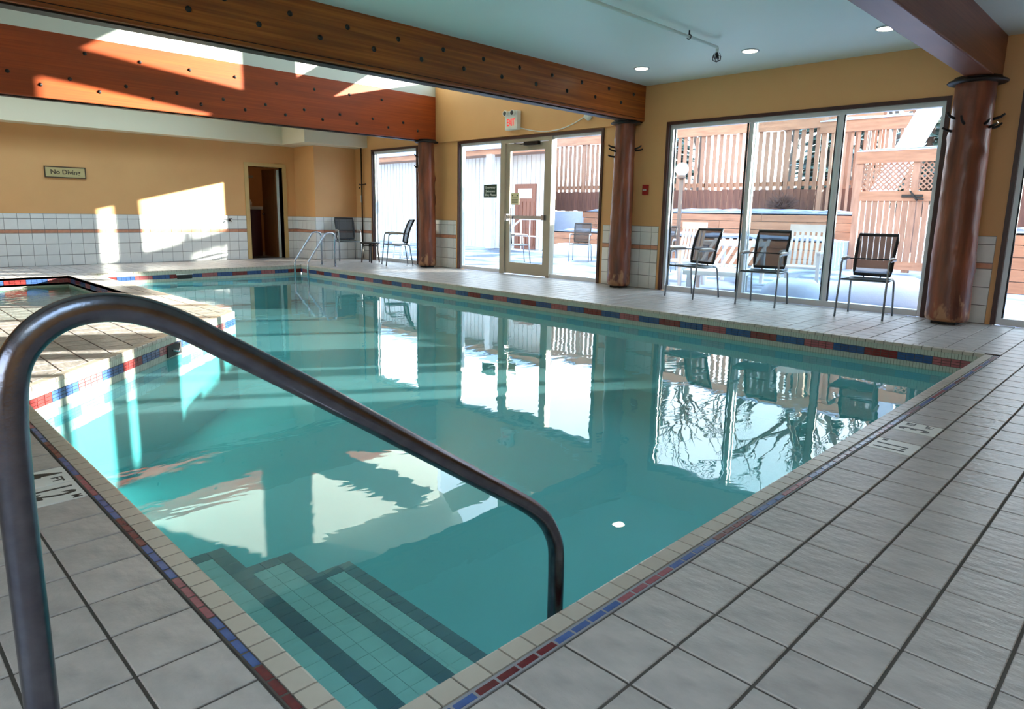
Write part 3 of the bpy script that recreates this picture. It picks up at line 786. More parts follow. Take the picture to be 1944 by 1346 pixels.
# notices on the glass
n1 = MB().box(XW+.035, XW+.045, 9.36, 9.72, 1.40, 1.64).build('notice', 'green_sign'); tag(n1, 'dark green notice with pale lines of text on the left pane of the entrance', 'sign')
for k, tx in enumerate(['Emergency', 'Swimmers', 'Only Please']):
    text('lettering', tx, .062, 'white_ink', n1, frame((XW+.034, 9.54, 1.585-.068*k), (0,-1,0), (0,0,1)), .0006)
n2 = MB().box(XW+.036, XW+.044, 8.78, 8.99, 1.27, 1.48).build('notice', 'cream_paper'); tag(n2, 'small cream notice taped to the glass of the entrance door', 'sign')
for k, (dy, r_) in enumerate([(.06,.014),(-.06,.014)]):
    MB().lathe([(r_,0),(r_,.002)], (XW+.034, 8.885+dy, 1.435), 12, 'x').build('dot', 'marker_ink', n2)
for k in range(4): MB().box(XW+.0345, XW+.036, 8.81, 8.96, 1.385-k*.028, 1.39-k*.028+.004).build('text_line', 'marker_ink', n2)

# ================================================================== exit sign, conduit, alarm items
XP = XW-.045
ex = empty('exit_sign', (XP, 8.84, 2.74), 0, 'white emergency exit sign with red lettering above the glass door', 'sign')
MB().box(-.10, 0, -.15, .15, -.17, .15).build('housing', 'white_plastic', ex, bevel=.008)
MB().box(-.103, -.10, -.12, .12, -.145, .04).build('face_plate', 'exit_face', ex)
text('lettering', 'EXIT', .135, 'red', ex, frame((-.1035, 0, -.052), (0,-1,0), (0,0,1)), .0012, .72, 1.25)
for s_ in (-.085, .095):
    h = MB().lathe([(.020,0),(.045,-.02),(.052,-.07),(.048,-.078)], (-.09, s_, .105), 16, 'x')
    h.build('lamp_head', 'white_plastic', ex)
    MB().lathe([(.04,0),(.036,-.004)], (-.167, s_, .105), 14, 'x').build('lens', 'dark_gasket', ex)
dv = empty('alarm_bell', (XP, 7.16, 2.68), 0, 'round white wall device joined by a sagging cable to the exit sign', 'alarm')
MB().lathe([(.075,0),(.078,-.02),(.07,-.045),(.03,-.055)], (0,0,0), 24, 'x').build('body', 'white_plastic', dv)
cab = MB().tube([Vector((XP-.01, 8.69-(8.69-7.23)*t_, 2.60+(.08)*t_-.22*4*t_*(1-t_)*(.55+.2*t_))) for t_ in [i/20 for i in range(21)]], .009, 8).build('wall_cable', 'white_plastic')
tag(cab, 'thin pale cable sagging across the wall above the entrance', 'cable')
rb = empty('fire_alarm_pull', (XW, 6.03, 1.5), 0, 'small red fire alarm box on the wall right of the middle column', 'alarm')
MB().box(-.045, 0, -.045, .045, -.075, .075).build('box', 'red_box', rb, bevel=.004)
MB().box(-.055, -.045, -.03, .03, -.01, .005).build('lever', 'white_plastic', rb)
rp = empty('wall_pole', (XW-.05, 13.78, 0), 0, 'thin dark rescue pole standing against the wall left of the farthest window', 'pole')
MB().tube([(0,0,.03),(0,0,2.62)], .015, 10).build('shaft', 'iron', rp)
MB().lathe([(.022,0),(.03,.03),(.022,.07)], (0,0,2.6), 12).build('cap', 'black', rp)
MB().tube([(.04,.16,1.72),(-.02,.06,1.70),(-.03,0,1.70),(-.02,-.06,1.70),(.04,-.12,1.72)], .012, 8).tube([(-.02,.04,1.64),(-.05,.04,1.62)], .012, 8).build('hook', 'iron', rp)
MB().tube([(0,0.03,1.3),(0,.03,1.46)], .016, 8).build('grip', 'white_plastic', rp)
sp = empty('wall_spigot', (6.30, YF-.006, .86), 0, 'small dark tap on the tiled wall left of the doorway', 'tap')
MB().lathe([(.03,0),(.03,-.012)], (0,0,0), 14, 'y').build('flange', 'iron', sp)
MB().tube([(0,-.01,0),(0,-.07,0),(0,-.09,-.03)], .012, 8).bar((-.04,-.05,.035),(.04,-.05,.035),.014).build('spout', 'iron', sp)
nd = MB().box(2.98, 3.61, YF-.02, YF, 1.62, 1.80).build('wall_sign', 'sign_face'); tag(nd, 'framed tan sign reading No Diving on the far wall', 'sign')
MB().box(2.965, 3.625, YF-.026, YF, 1.795, 1.812).box(2.965, 3.625, YF-.026, YF, 1.608, 1.625).box(2.965, 2.982, YF-.026, YF, 1.625, 1.795).box(3.608, 3.625, YF-.026, YF, 1.625, 1.795).build('sign_frame', 'sign_ink', nd)
text('lettering', 'No Diving', .115, 'sign_ink', nd, frame((3.295, YF-.021, 1.71), (1,0,0), (0,0,1)), .001)

# downlights in the flat ceiling
def downlight(x, y, label):
    o = empty('downlight', (x,y,CEIL), 0, label, 'ceiling light', 'recessed downlights along the window side')
    MB().lathe([(.098,0),(.104,-.004),(.104,-.008),(.085,-.010)], n=28).build('trim_ring', 'white_metal', o)
    MB().lathe([(.083,-.004),(.083,-.011)], n=28).build('lens', 'lamp_white', o)
downlight(7.85, 5.46, 'recessed ceiling downlight nearest the middle column')
downlight(7.85, 3.96, 'middle one of the three lit recessed downlights')
downlight(7.83, 2.50, 'recessed downlight partly behind the right-hand beam')
# sprinkler pipe
pp = empty('sprinkler_pipe', (0,0,0), 0, 'thin grey sprinkler pipe hung under the blue-grey ceiling', 'pipe')
MB().tube(round_path([(3.0,4.03,2.955),(7.22,4.03,2.955),(7.22,4.03,2.90)], .02), .017, 12).build('pipe', 'ceiling_paint', pp)
for x in (6.62, 4.6):
    MB().tube([(x,4.03,2.955),(x,4.03,CEIL)], .008, 8).tube(arc((x,4.03,2.955), .024, 0, 360, 14, (0,1,0), (0,0,1)), .005, 6).build('hanger', 'iron', pp)
hd = MB().lathe([(.014,0),(.018,-.02),(.010,-.03),(.010,-.055),(.028,-.058),(.028,-.062)], (7.22,4.03,2.90), 14).build('sprinkler_head', 'iron', pp)
cg = MB()
for k in range(4):
    a = math.pi*k/4; d = Vector((math.cos(a), math.sin(a), 0)); c0 = Vector((7.22,4.03,2.855))
    cg.tube([c0+d*.03+Vector((0,0,.04)), c0+d*.045, c0+d*.042+Vector((0,0,-.035)), c0+Vector((0,0,-.055)), c0-d*.042+Vector((0,0,-.035)), c0-d*.045, c0-d*.03+Vector((0,0,.04))], .003, 6)
cg.tube(arc((7.22,4.03,2.855), .046, 0, 345, 18, (1,0,0), (0,1,0)), .003, 6)
cg.build('wire_guard', 'iron', pp)

# ================================================================== chrome rails
hr = empty('pool_handrail', (0,0,0), 0, 'big stainless steel grab rail arching over the pool steps in the foreground', 'handrail')
RY = 1.25
path = round_path([(.166,RY,-.01),(.166,RY,1.02),(.36,RY,1.0),(1.475,RY,.20),(1.475,RY,-.99)], [.10,.001,.10], 12)
# measured profile: upright, broad crown, straight slope, tight lower bend
crown = [(.166,-.02),(.166,.30),(.166,.60),(.167,.72),(.170,.79),(.178,.845),(.194,.882),(.222,.912),(.258,.931),(.30,.938),(.345,.933),(.392,.916),(.44,.890),(.49,.857),(.56,.811),(.686,.727),(.9,.580),(1.131,.421),(1.30,.305),(1.37,.252),(1.42,.202),(1.452,.150),(1.470,.10),(1.475,.03),(1.476,-.1),(1.476,-.4),(1.476,-.99)]
def catmull(P, n=5):
    out = []
    for i in range(len(P)-1):
        p0, p1, p2, p3 = P[max(i-1,0)], P[i], P[i+1], P[min(i+2,len(P)-1)]
        for k in range(n):
            t_ = k/n; out.append(tuple(.5*((2*p1[j])+(-p0[j]+p2[j])*t_+(2*p0[j]-5*p1[j]+4*p2[j]-p3[j])*t_**2+(-p0[j]+3*p1[j]-3*p2[j]+p3[j])*t_**3) for j in range(2)))
    out.append(P[-1]); return out
MB().tube([(a, RY, z) for a, z in catmull(crown)], .0245, 28).build('rail', 'steel_rail', hr)
MB().lathe([(.06,0),(.06,.006),(.045,.016),(.027,.02)], (.166,RY,0), 28).build('floor_flange', 'steel_rail', hr)
ld = empty('pool_ladder', (0,0,0), 0, 'pair of slim chrome ladder hoops at the far corner of the pool', 'ladder')
for y in (12.62, 12.10):
    MB().tube(round_path([(7.16,y,-.0),(7.16,y,.67),(6.98,y,.67),(6.56,y,.10),(6.56,y,-.95)], [.085,.07,.10], 8), .019, 12).build('hoop', 'steel', ld)
    MB().lathe([(.045,0),(.045,.006),(.022,.014)], (7.16,y,0), 16).build('flange', 'steel', ld)
for z in (-.35,-.62): MB().box(6.52, 6.60, 12.10, 12.62, z-.012, z+.012).build('tread', 'steel', ld)

# ================================================================== stacking chairs
def make_chair(label):
    c = empty('patio_chair', (0,0,0), 0, label, 'chair')
    for s_ in (1,-1):
        y = .245*s_
        MB().tube(round_path([(-.25,y*1.02,0),(-.20,y,.45),(-.185,y,.652),(.13,y,.655)], [.3,.05], 6), .0115, 8).build('leg', 'chair_metal', c)
        MB().tube(round_path([(.31,y*.98,0),(.245,y*.94,.425),(.16,y*.92,.425)], .05, 6), .0115, 8).build('leg', 'chair_metal', c)
        MB().tube([(-.175,y,.664),(-.10,y,.672),(.0,y,.674),(.10,y,.668),(.145,y,.655)], [.012,.019,.020,.018,.010], 10).build('armrest', 'arm_pad', c)
    MB().tube(round_path([(-.20,.235,.43),(.235,.225,.425),(.235,-.225,.425),(-.20,-.235,.43)], .04, 5), .010, 8).tube([(-.2,.235,.43),(-.2,-.235,.43)], .010, 8).build('seat_frame', 'chair_metal', c)
    st = MB(); N = 8
    for i in range(N+1):
        x = -.215+.44*i/N; z = .438+.012*math.cos(i/N*3.14*2)-.006
        for y in (-.225,.225): st.v.append((x,y,z)); 
    for i in range(N+1):
        x = -.215+.44*i/N; z = .426+.012*math.cos(i/N*3.14*2)-.006
        for y in (-.225,.225): st.v.append((x,y,z))
    o2 = 2*(N+1)
    for i in range(N):
        a = 2*i; st.f += [(a,a+2,a+3,a+1),(o2+a,o2+a+1,o2+a+3,o2+a+2),(a,o2+a,o2+a+2,a+2),(a+1,a+3,o2+a+3,o2+a+1)]
    st.f += [(0,1,o2+1,o2),(2*N,o2+2*N,o2+2*N+1,2*N+1)]; st.sm = [False]*len(st.f)
    st.build('seat', 'seat_sling', c)
    def bp(t_): return (.205+.02*t_+.125*t_*t_, .475+.46*t_)
    bf = MB(); P = []
    L = [bp(i/8) for i in range(9)]
    loop = [(x,.195+.012*(i/8),z) for i,(x,z) in enumerate(L)]+[(x,-.195-.012*(i/8),z) for i,(x,z) in reversed(list(enumerate(L)))]
    bf.tube(loop, .019, 8, closed=True)
    bf.build('backrest_frame', 'black_frame', c)
    pm = MB()
    for i,(x,z) in enumerate(L):
        yy = .19+.012*(i/8); pm.v += [(x,yy,z),(x,-yy,z)]
    for i in range(8): pm.f.append((2*i,2*i+1,2*i+3,2*i+2))
    pm.sm = [True]*8; pm.build('backrest_mesh', 'mesh_fabric', c)
    MB().tube([(.125,.245,.655),(.20,.22,.655),(.235,.15,.655),(.24,0,.655),(.235,-.15,.655),(.20,-.22,.655),(.125,-.245,.655)], .008, 8).build('crossbar', 'black_frame', c)
    for y in (-.09,.09): MB().tube([(.22,y,.425),(.207,y,.478)], .008, 6).build('support', 'black_frame', c)
    return c
G5 = 'mesh-backed metal patio chairs by the pool'
ch = make_chair('black mesh-backed metal chair nearest the right log column, before the third window pane')
def put(o, fx, fy, yaw):
    y = math.radians(yaw); o.location = (fx+.25*math.cos(y), fy+.25*math.sin(y), 0); o.rotation_euler = (0,0,y)
put(ch, 8.20, 2.585, 5); ch['group'] = G5
def chair(fx, fy, yaw, label):
    o = dup(ch, (0,0,0), 0, label, G5); put(o, fx, fy, yaw); return o
chair(8.27, 3.85, 7, 'black mesh-backed metal chair in the middle of the wide window')
chair(8.28, 4.96, -10, 'black mesh-backed metal chair just right of the middle log column')
chair(8.22, 11.95, -24, 'mesh-backed metal chair in profile before the farthest window')
chair(8.27, 13.30, 72, 'black-backed metal chair in the far corner against the tiled wall')
# side tables
def side_table(x, y, label, s_=1., m='table_dark', h=.44):
    o = empty('side_table', (x,y,0), .3, label, 'table')
    MB().lathe([(.20*s_,h-.03),(.215*s_,h-.02),(.215*s_,h),(.20*s_,h+.006)], n=28).build('tabletop', m, o)
    for k in range(4):
        a = math.pi/4+k*math.pi/2; d = Vector((math.cos(a), math.sin(a), 0))
        MB().tube([d*.15*s_+Vector((0,0,h-.02)), d*.19*s_], .016, 8).build('leg', m, o)
    MB().tube(arc((0,0,h-.07), .15*s_, 0, 352, 24, (1,0,0), (0,1,0)), .010, 6).build('apron', m, o)
    return o
side_table(8.40, 12.72, 'small dark round side table between the two farthest chairs')

# ================================================================== doorway and room beyond
dw = empty('door_2', (0,0,0)); dw['kind'] = 'structure'
MB().box(D0-.09, D0, YF-.02, YF+.17, 0, DH+.08).box(D1, D1+.09, YF-.02, YF+.17, 0, DH+.08).box(D0, D1, YF-.02, YF+.17, DH, DH+.08).build('door_casing', 'door_paint', dw)
lf = MB().box(0, .04, 0, .72, .01, 2.02).box(-.004,.044,.1,.62,.15,.9).box(-.004,.044,.1,.62,1.05,1.9).build('door_leaf', 'brown_door', dw, loc=(D1-.09, YF+.18, 0), rot=math.radians(-2))
MB().lathe([(.02,0),(.03,-.03),(.02,-.05)], (0,.66,1.0), 12, 'x').build('door_handle', 'steel', lf)
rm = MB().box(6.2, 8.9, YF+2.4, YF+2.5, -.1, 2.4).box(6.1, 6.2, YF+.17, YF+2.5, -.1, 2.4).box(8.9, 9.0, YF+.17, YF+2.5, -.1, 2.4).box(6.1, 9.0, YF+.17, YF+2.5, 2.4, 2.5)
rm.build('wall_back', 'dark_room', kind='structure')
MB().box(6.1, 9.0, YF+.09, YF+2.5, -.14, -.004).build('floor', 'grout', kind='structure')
MB().box(D1-.06, D1+.0, YF+.17, YF+.32, 0, 2.0).build('door_stop', 'wall_white', dw)
bl = MB().lathe([(.12,0),(.13,-.03),(.08,-.07),(.01,-.085)], (7.75,YF+.75,2.4), 20).build('room_fill_light', 'room_fill_glow'); tag(bl, 'small added fill light brightening the room inside the doorway', 'lamp')  # glowing shape added to lift the dark room behind the doorway
vn = empty('vanity_cabinet', (7.25, YF+1.2, 0), 0, 'dark burgundy vanity with pale counter inside the doorway', 'cabinet')
MB().box(-.35, .22, -.25, .35, 0, 1.10).build('body', 'burgundy', vn)
MB().box(-.30, .18, -.262, -.25, .1, 1.1).build('door', 'burgundy', vn)
MB().box(-.38, .25, -.29, .38, 1.10, 1.17).build('counter', 'counter', vn)
sd = empty('soap_bottle', (7.27, YF+1.05, 1.17), 0, 'small bottle standing on the counter inside the doorway', 'bottle')
MB().lathe([(.03,0),(.032,.1),(.012,.13),(.012,.16)], n=12).build('bottle', 'counter', sd)
sh = MB().box(7.0, 7.62, YF+1.6, YF+1.9, 1.86, 1.92).build('wall_shelf', 'black'); tag(sh, 'dark shelf high inside the doorway', 'shelf')

# ================================================================== outdoors
MB().box(WT, 60, -40, 70, -.30, -.04).build('ground', 'patio', kind='structure')
def planks(parent, x, y0, y1, z0, z1, n, m='cedar_h', L=2.4, th=.08):
    h = (z1-z0)/n
    for r in range(n):
        y = y0-(r % 2)*L/2
        while y < y1:
            a, c_ = max(y, y0), min(y+L, y1)
            if c_-a > .05: MB().box(x, x+th, a+.004, c_-.004, z0+r*h+.006, z0+(r+1)*h-.006).build('timber', m, parent)
            y += L
def snow_strip(parent, x0, x1, y0, y1, z, h, seed, name='snow'):
    rnd = random.Random(seed); mb = MB(); n = max(8, int((y1-y0)/.25)); k = 4
    vs = []
    for i in range(n+1):
        y = y0+(y1-y0)*i/n
        for j in range(k+1):
            x = x0+(x1-x0)*j/k
            e = min(1, min(i, n-i)/2)*(.35+.65*math.sin(math.pi*(j/k*.8+.15)))
            vs.append((x, y, z+h*e*(.5+rnd.random()*.8)))
    b0 = len(vs); vs += [(x0,y0,z-.02),(x1,y0,z-.02),(x1,y1,z-.02),(x0,y1,z-.02)]
    f = [(i*(k+1)+j,(i*(k+1)+j+1),(i+1)*(k+1)+j+1,(i+1)*(k+1)+j) for i in range(n) for j in range(k)]
    f = [tuple(reversed(q)) for q in f]
    f.append((b0,b0+1,b0+2,b0+3)); f.append(tuple([i*(k+1) for i in range(n+1)]+[b0+3,b0])); f.append(tuple([i*(k+1)+k for i in range(n,-1,-1)]+[b0+1,b0+2]))
    mb.poly(vs, f, True); return mb.build(name, 'snow', parent)
tw = empty('terrace_wall', (16,10,-.04), 0, 'low orange timber retaining wall with snow on its ledge, nearest the patio', 'retaining wall')
tw.location = (0,0,0)
planks(tw, 16.0, 5.75, 14.2, -.04, .62, 3); snow_strip(tw, 16.0, 17.4, 5.75, 14.2, .60, .10, 1)
tw2 = empty('terrace_wall', (0,0,0), 0, 'upper orange timber retaining wall with snow, below the picket fence', 'retaining wall')
planks(tw2, 17.5, 5.75, 14.2, .60, 1.24, 3); snow_strip(tw2, 17.5, 18.85, 5.75, 14.2, 1.22, .12, 2)
tw3 = empty('terrace_wall', (0,0,0), 0, 'low orange timber retaining wall seen through the far right window', 'retaining wall')
planks(tw3, 13.6, -6, 2.6, -.04, .95, 5); snow_strip(tw3, 13.6, 15.2, -6, 2.6, .93, .12, 3)
# earth behind the terraces
MB().box(16.08, 17.5, 5.75, 14.2, -.1, .60).box(17.58, 60, 5.75, 30, -.1, 1.22).box(13.68, 40, -12, 2.6, -.1, .93).build('ground', 'snow', kind='structure')
# picket fence
fe = empty('picket_fence', (0,0,0), 0, 'tall weathered picket fence with a broad top rail beyond the patio', 'fence')
pk = MB().box(0,.025,0,.115,0,1.62).mesh('picket'); pk.materials.append(MATS['cedar'])
y = 6.0; k = 0
rnd = random.Random(4)
while y < 17.6:
    inst('picket', pk, fe, (19.0, y, 1.88+rnd.uniform(-.02,.02))); y += .2; k += 1
MB().box(18.93, 19.0, 5.9, 17.7, 3.50, 3.80).build('rail', 'cedar_h', fe)
MB().box(19.03, 19.10, 5.9, 17.7, 2.0, 2.12).build('rail', 'cedar_h', fe)
for y in (5.9, 8.3, 10.7, 13.1, 15.5, 17.6): MB().box(19.03, 19.15, y-.06, y+.06, 1.3, 3.86).build('post', 'cedar', fe)
lb = MB().box(0,.03,0,.185,0,.66).mesh('board'); lb.materials.append(MATS['cedar_dark'])
y = 6.0
while y < 17.5: inst('board', lb, fe, (18.88, y, 1.25+rnd.uniform(-.02,.02))); y += .195
snow_strip(fe, 18.91, 19.04, 5.9, 17.7, 3.80, .05, 5)
# second tier railing and snowy slide-like stair board beside it
f2 = empty('deck_railing', (0,0,0), 0, 'wooden deck railing with a rail of snow, high behind the gate', 'railing')
MB().box(18.4, 18.48, 4.95, 7.2, 3.28, 3.58).build('rail', 'cedar_h', f2)
MB().box(18.4, 18.52, 4.6, 5.3, 3.66, 4.0).build('rail', 'cedar_h', f2)
for y in (5.05, 7.1): MB().box(18.48, 18.6, y-.06, y+.06, .5, 3.9).build('post', 'cedar', f2)
y = 5.25
while y < 7.0: MB().box(18.46, 18.48, y, y+.07, 1.2, 3.3).build('picket', 'cedar', f2); y += .16
snow_strip(f2, 18.37, 18.52, 4.95, 7.2, 3.58, .05, 8)
sl = MB().bar((18.0,5.70,1.2), (18.0,4.35,4.2), .5, .22, up=(1,0,0)).build('snow_drift', 'snow', bevel=.05); tag(sl, 'steep white bank of snow above the gate', 'snow')
# gate with lattice
gt = empty('garden_gate', (0,0,0), 0, 'wooden garden gate with lattice panels above and a dark latch', 'gate')
GX = 17.0
for y in (5.66, 4.50, 3.35): MB().box(GX, GX+.12, y-.07, y+.07, -.04, 2.5).build('post', 'cedar', gt)
MB().box(GX-.03, GX+.0, 3.2, 5.75, 2.38, 2.66).build('top_rail', 'cedar_h', gt)
MB().box(GX-.02, GX, 3.42, 5.6, 1.54, 1.76).build('rail', 'cedar_h', gt)
MB().box(GX-.02, GX, 3.42, 5.6, .02, .20).build('rail', 'cedar_h', gt)
for (a, c_) in ((3.42,4.43),(4.57,5.59)):
    la = MB(); z0, z1 = 1.78, 2.38; hgt = z1-z0; s_ = -hgt
    def seg(y0, z0_, y1, z1_, xo):
        # clip 45 deg slat to the panel
        t0, t1 = 0., 1.
        dy, dz = y1-y0, z1_-z0_
        for p_, d_, lo, hi in ((y0,dy,a,c_),):
            if d_ > 0: t0 = max(t0,(lo-p_)/d_); t1 = min(t1,(hi-p_)/d_)
            else: t0 = max(t0,(hi-p_)/d_); t1 = min(t1,(lo-p_)/d_)
        if t1-t0 > .03: la.bar((xo,y0+dy*t0,z0_+dz*t0), (xo,y0+dy*t1,z0_+dz*t1), .030, .008, up=(1,0,0))
    while s_ < c_-a:
        seg(a+s_, z0, a+s_+hgt, z1, GX+.02); seg(a+s_+hgt, z0, a+s_, z1, GX+.03); s_ += .115
    la.build('lattice', 'cedar', gt)
    y = a+.01
    while y < c_-.06: MB().box(GX, GX+.02, y, y+.104, .1, 1.6).build('board', 'cedar', gt); y += .125
MB().box(GX-.05, GX-.02, 4.30, 4.72, 1.62, 1.68).bar((GX-.06,4.40,1.55),(GX-.06,4.55,1.75),.05,.03).bar((GX-.06,4.28,1.58),(GX-.06,4.42,1.60),.05,.03).build('latch', 'black', gt)
snow_strip(gt, GX-.04, GX+.12, 3.2, 5.75, 2.66, .04, 12)
# globe lamps
def globe(x, y, z, r, label, base=0.):
    o = empty('globe_lamp', (x,y,base), 0, label, 'lamp')
    MB().tube([(0,0,0),(0,0,z-base-r)], .05, 12).build('post', 'roof_dark', o)
    MB().lathe([(max(.001,r*math.sin(math.pi*i/12)), -r*math.cos(math.pi*i/12)) for i in range(13)], (0,0,z-base), 20).build('globe', 'lamp_globe', o)
    MB().lathe([(.09,0),(.10,.04),(.07,.08)], (0,0,z-base-r-.06), 14).build('collar', 'roof_dark', o)
globe(15.0, 9.10, 2.25, .16, 'white globe lamp on a dark post at the left of the wide window', -.04)
globe(20.5, 6.68, 4.12, .25, 'white globe lamp high above the gate', 1.2)
# white-sided house on the left
ho = empty('neighbouring_house', (0,0,0), 0, 'white-sided house with a snowy eave beyond the entrance doors', 'house')
MB().prism([(16.0,14.3),(18.6,16.9),(18.6,34),(16.0,34)], -.04, 3.0).build('wall', 'siding', ho)
sb = MB()
y = 14.32
while y < 33.9: sb.box(15.985, 16.0, y, y+.17, 0, 3.0); y += .2
sb.build('siding_boards', 'siding', ho, kind='stuff')
MB().prism([(15.3,13.75),(15.5,13.6),(18.8,16.9),(18.8,34.4),(15.3,34.4)], 2.95, 3.12).build('eave', 'cedar_h', ho)
MB().poly([(15.2,13.6,3.12),(18.84,16.9,3.12),(18.84,34.5,3.12),(15.2,34.5,3.12),(17.4,17.0,4.0),(17.4,34.5,4.0)], [(0,3,2,1),(0,1,4),(1,2,5,4),(3,0,4,5),(2,3,5)]).build('roof', 'snow', ho)
hd_ = MB().box(15.93, 15.985, 14.85, 15.75, 0, 2.05).build('door', 'house_door', ho)
for k in range(5): MB().box(15.915, 15.93, 14.9+k*.165, 15.03+k*.165, .1, 1.5).build('panel', 'house_door', hd_)
MB().box(15.915, 15.93, 15.0, 15.6, 1.6, 1.9).build('window', 'aluminium', hd_)
MB().box(15.2, 15.35, 16.1, 16.35, 0, 2.95).build('outdoor_post', 'siding', ho)
# post added outside the farthest window; its shadow splits the far-wall sun patch
po = MB().box(9.28, 9.46, 11.85, 12.04, -.04, 2.9).build('outdoor_post', 'siding'); tag(po, 'white post added outside the farthest window to cast a shadow, hidden from view', 'post')
# white stair railing outside the door
srl = empty('stair_railing', (14.6, 13.9, -.04), 0, 'white tubular stair railing seen through the entrance door', 'railing')
MB().tube(round_path([(0,.95,.05),(0,1.15,.45),(0,.2,1.0),(0,-1.2,1.02)], .08, 5), .028, 8).tube(round_path([(0,1.05,.05),(0,-1.2,.05)], .03), .024, 8) if False else None
MB().tube(round_path([(0,.85,.10),(0,1.02,.50),(0,.25,1.0),(0,-.9,1.02)], .10, 5), .028, 8).tube([(0,.85,.10),(0,-.9,.06)], .026, 8).tube([(0,.95,.52),(0,-.9,.50)], .018, 8).build('rail', 'white_metal', srl)
for y in (.6,.25,-.1,-.5): MB().tube([(0,y,.08),(0,y,.78 if y > .4 else 1.0)], .016, 8).build('baluster', 'white_metal', srl)
# white resin garden furniture
def resin_chair(x, y, yaw, label, recl=.25):
    o = empty('resin_chair', (x,y,-.04), math.radians(yaw), label, 'chair', 'white resin garden chairs on the patio')
    for k in range(7):
        yy = -.24+k*.08
        MB().bar((.22,yy,.42), (.22+recl,yy,1.0), .045, .018, up=(1,0,0)).build('slat', 'resin', o)
    MB().bar((.215+recl,-.28,1.0), (.215+recl,.28,1.0), .03, .12).build('top_rail', 'resin', o)
    MB().box(-.26,.25,-.27,.27,.38,.42).build('seat', 'resin', o, bevel=.01)
    for s_ in (-1,1):
        MB().box(-.28,.33,.27*s_-.03,.27*s_+.03,.62,.65).build('armrest', 'resin', o)
        MB().bar((-.25,.28*s_,0),(-.24,.27*s_,.62),.05,.04).build('leg', 'resin', o)
        MB().bar((.30,.28*s_,0),(.24,.27*s_,.62),.05,.04).build('leg', 'resin', o)
    return o
resin_chair(10.9, 4.35, 12, 'white slatted resin chair outside the middle of the wide window', .12)
resin_chair(10.4, 6.25, -14, 'white slatted resin chair outside the left end of the wide window', .1)
# sloping white lounger back between them
lg = empty('sun_lounger', (10.3, 5.35, -.04), math.radians(20), 'white slatted sun lounger leaning outside between two chairs', 'lounger')
for k in range(8): MB().bar((.0,-.42+k*.12,.35), (.45,-.62+k*.12,.80), .05, .02, up=(1,0,0)).build('slat', 'resin', lg)
MB().box(-1.0,.05,-.42,.48,.28,.35).build('bed', 'resin', lg, bevel=.01)
for (a, c_) in ((-.9,-.35),(-.9,.40),(-.05,-.35),(-.05,.40)): MB().box(a-.03,a+.03,c_-.03,c_+.03,0,.28).build('leg', 'resin', lg)
ot = empty('patio_table', (11.4,5.75,-.04), 0, 'blue-grey patio table outside behind the lounger', 'table')
MB().box(-.4,.4,-.45,.45,.66,.74).build('tabletop', 'aluminium', ot, bevel=.01)
for a in (-.33,.33):
    for c_ in (-.38,.38): MB().box(a-.03,a+.03,c_-.03,c_+.03,0,.66).build('leg', 'aluminium', ot)
# dark chairs outside: copies of the metal chair
o = dup(ch, (13.4,10.9,-.04), math.radians(30), 'dark chair outside, seen through the right-hand pane of the entrance')
o = dup(ch, (11.6,11.35,-.04), math.radians(150), 'dark and white chair outside, seen through the left-hand pane of the entrance')
o = dup(ch, (12.6,8.0,-.04), math.radians(20), 'grey chair outside behind the leftmost pane of the wide window')
side_table(9.75, 13.45, 'small grey stool outside the farthest window', 1.0, 'aluminium', .42).location.z = -.04
# snow heaps on the patio
def heap(x, y, rx, ry, h, seed, label):
    rnd = random.Random(seed); n, k = 22, 7; vs = []
    for i in range(k+1):
        t_ = i/k; r_ = math.cos(t_*math.pi/2)**.55
        for j in range(n):
            a = 2*math.pi*j/n; q = r_*(1+.13*math.sin(3*a+seed)+.08*math.sin(5*a+seed*2))+.03*rnd.random()
            vs.append((rx*q*math.cos(a), ry*q*math.sin(a), h*math.sin(t_*math.pi/2)*(1+.06*rnd.random())))
    mb = MB(); mb.poly(vs, [(i*n+j, i*n+(j+1)%n, (i+1)*n+(j+1)%n, (i+1)*n+j) for i in range(k) for j in range(n)], True)
    mb.f.append(tuple(range(n-1,-1,-1))); mb.f.append(tuple(k*n+j for j in range(n))); mb.sm += [False, True]
    o = mb.build('snow_heap', 'snow', loc=(x,y,-.05)); tag(o, label, 'snow')
heap(10.35, 2.85, .75, .85, .38, 1, 'rounded snow heap outside behind the chair nearest the right column')
heap(9.8, 3.95, .36, .42, .30, 2, 'snow heap outside the middle pane of the wide window')
heap(9.7, 6.55, .32, .5, .24, 3, 'snow heap outside the left pane of the wide window')
heap(15.2, 12.2, .5, 1.6, .35, 6, 'long snow bank by the terrace beyond the entrance')
# shrubs and trees
def shrub(x, y, z, r, seed, label, m='bush'):
    rnd = random.Random(seed); mb = MB()
    for k in range(110):
        d = Vector((rnd.gauss(0,1), rnd.gauss(0,1), abs(rnd.gauss(0,1))+.2)).normalized(); L = r*rnd.uniform(.6,1.1)
        p1 = d*L*.5+Vector((rnd.uniform(-.1,.1),rnd.uniform(-.1,.1),0)); mb.tube([(0,0,0), p1, d*L], [.014,.009,.004], 4, False)
        for q in range(3):
            e = (d+Vector((rnd.uniform(-.8,.8),rnd.uniform(-.8,.8),rnd.uniform(-.4,.6)))).normalized(); mb.tube([p1, p1+e*L*.4], [.007,.003], 3, False)
    o = mb.build('shrub', m, loc=(x,y,z)); tag(o, label, 'shrub')
shrub(16.75, 12.4, .74, .66, 1, 'bare brown shrub in the snow beyond the entrance, beside the house')
shrub(18.15, 12.0, 1.42, .62, 2, 'bare brown shrub under the fence, right of the entrance')
shrub(18.2, 7.9, 1.36, .5, 3, 'low bare shrub on the upper terrace behind the middle chair')
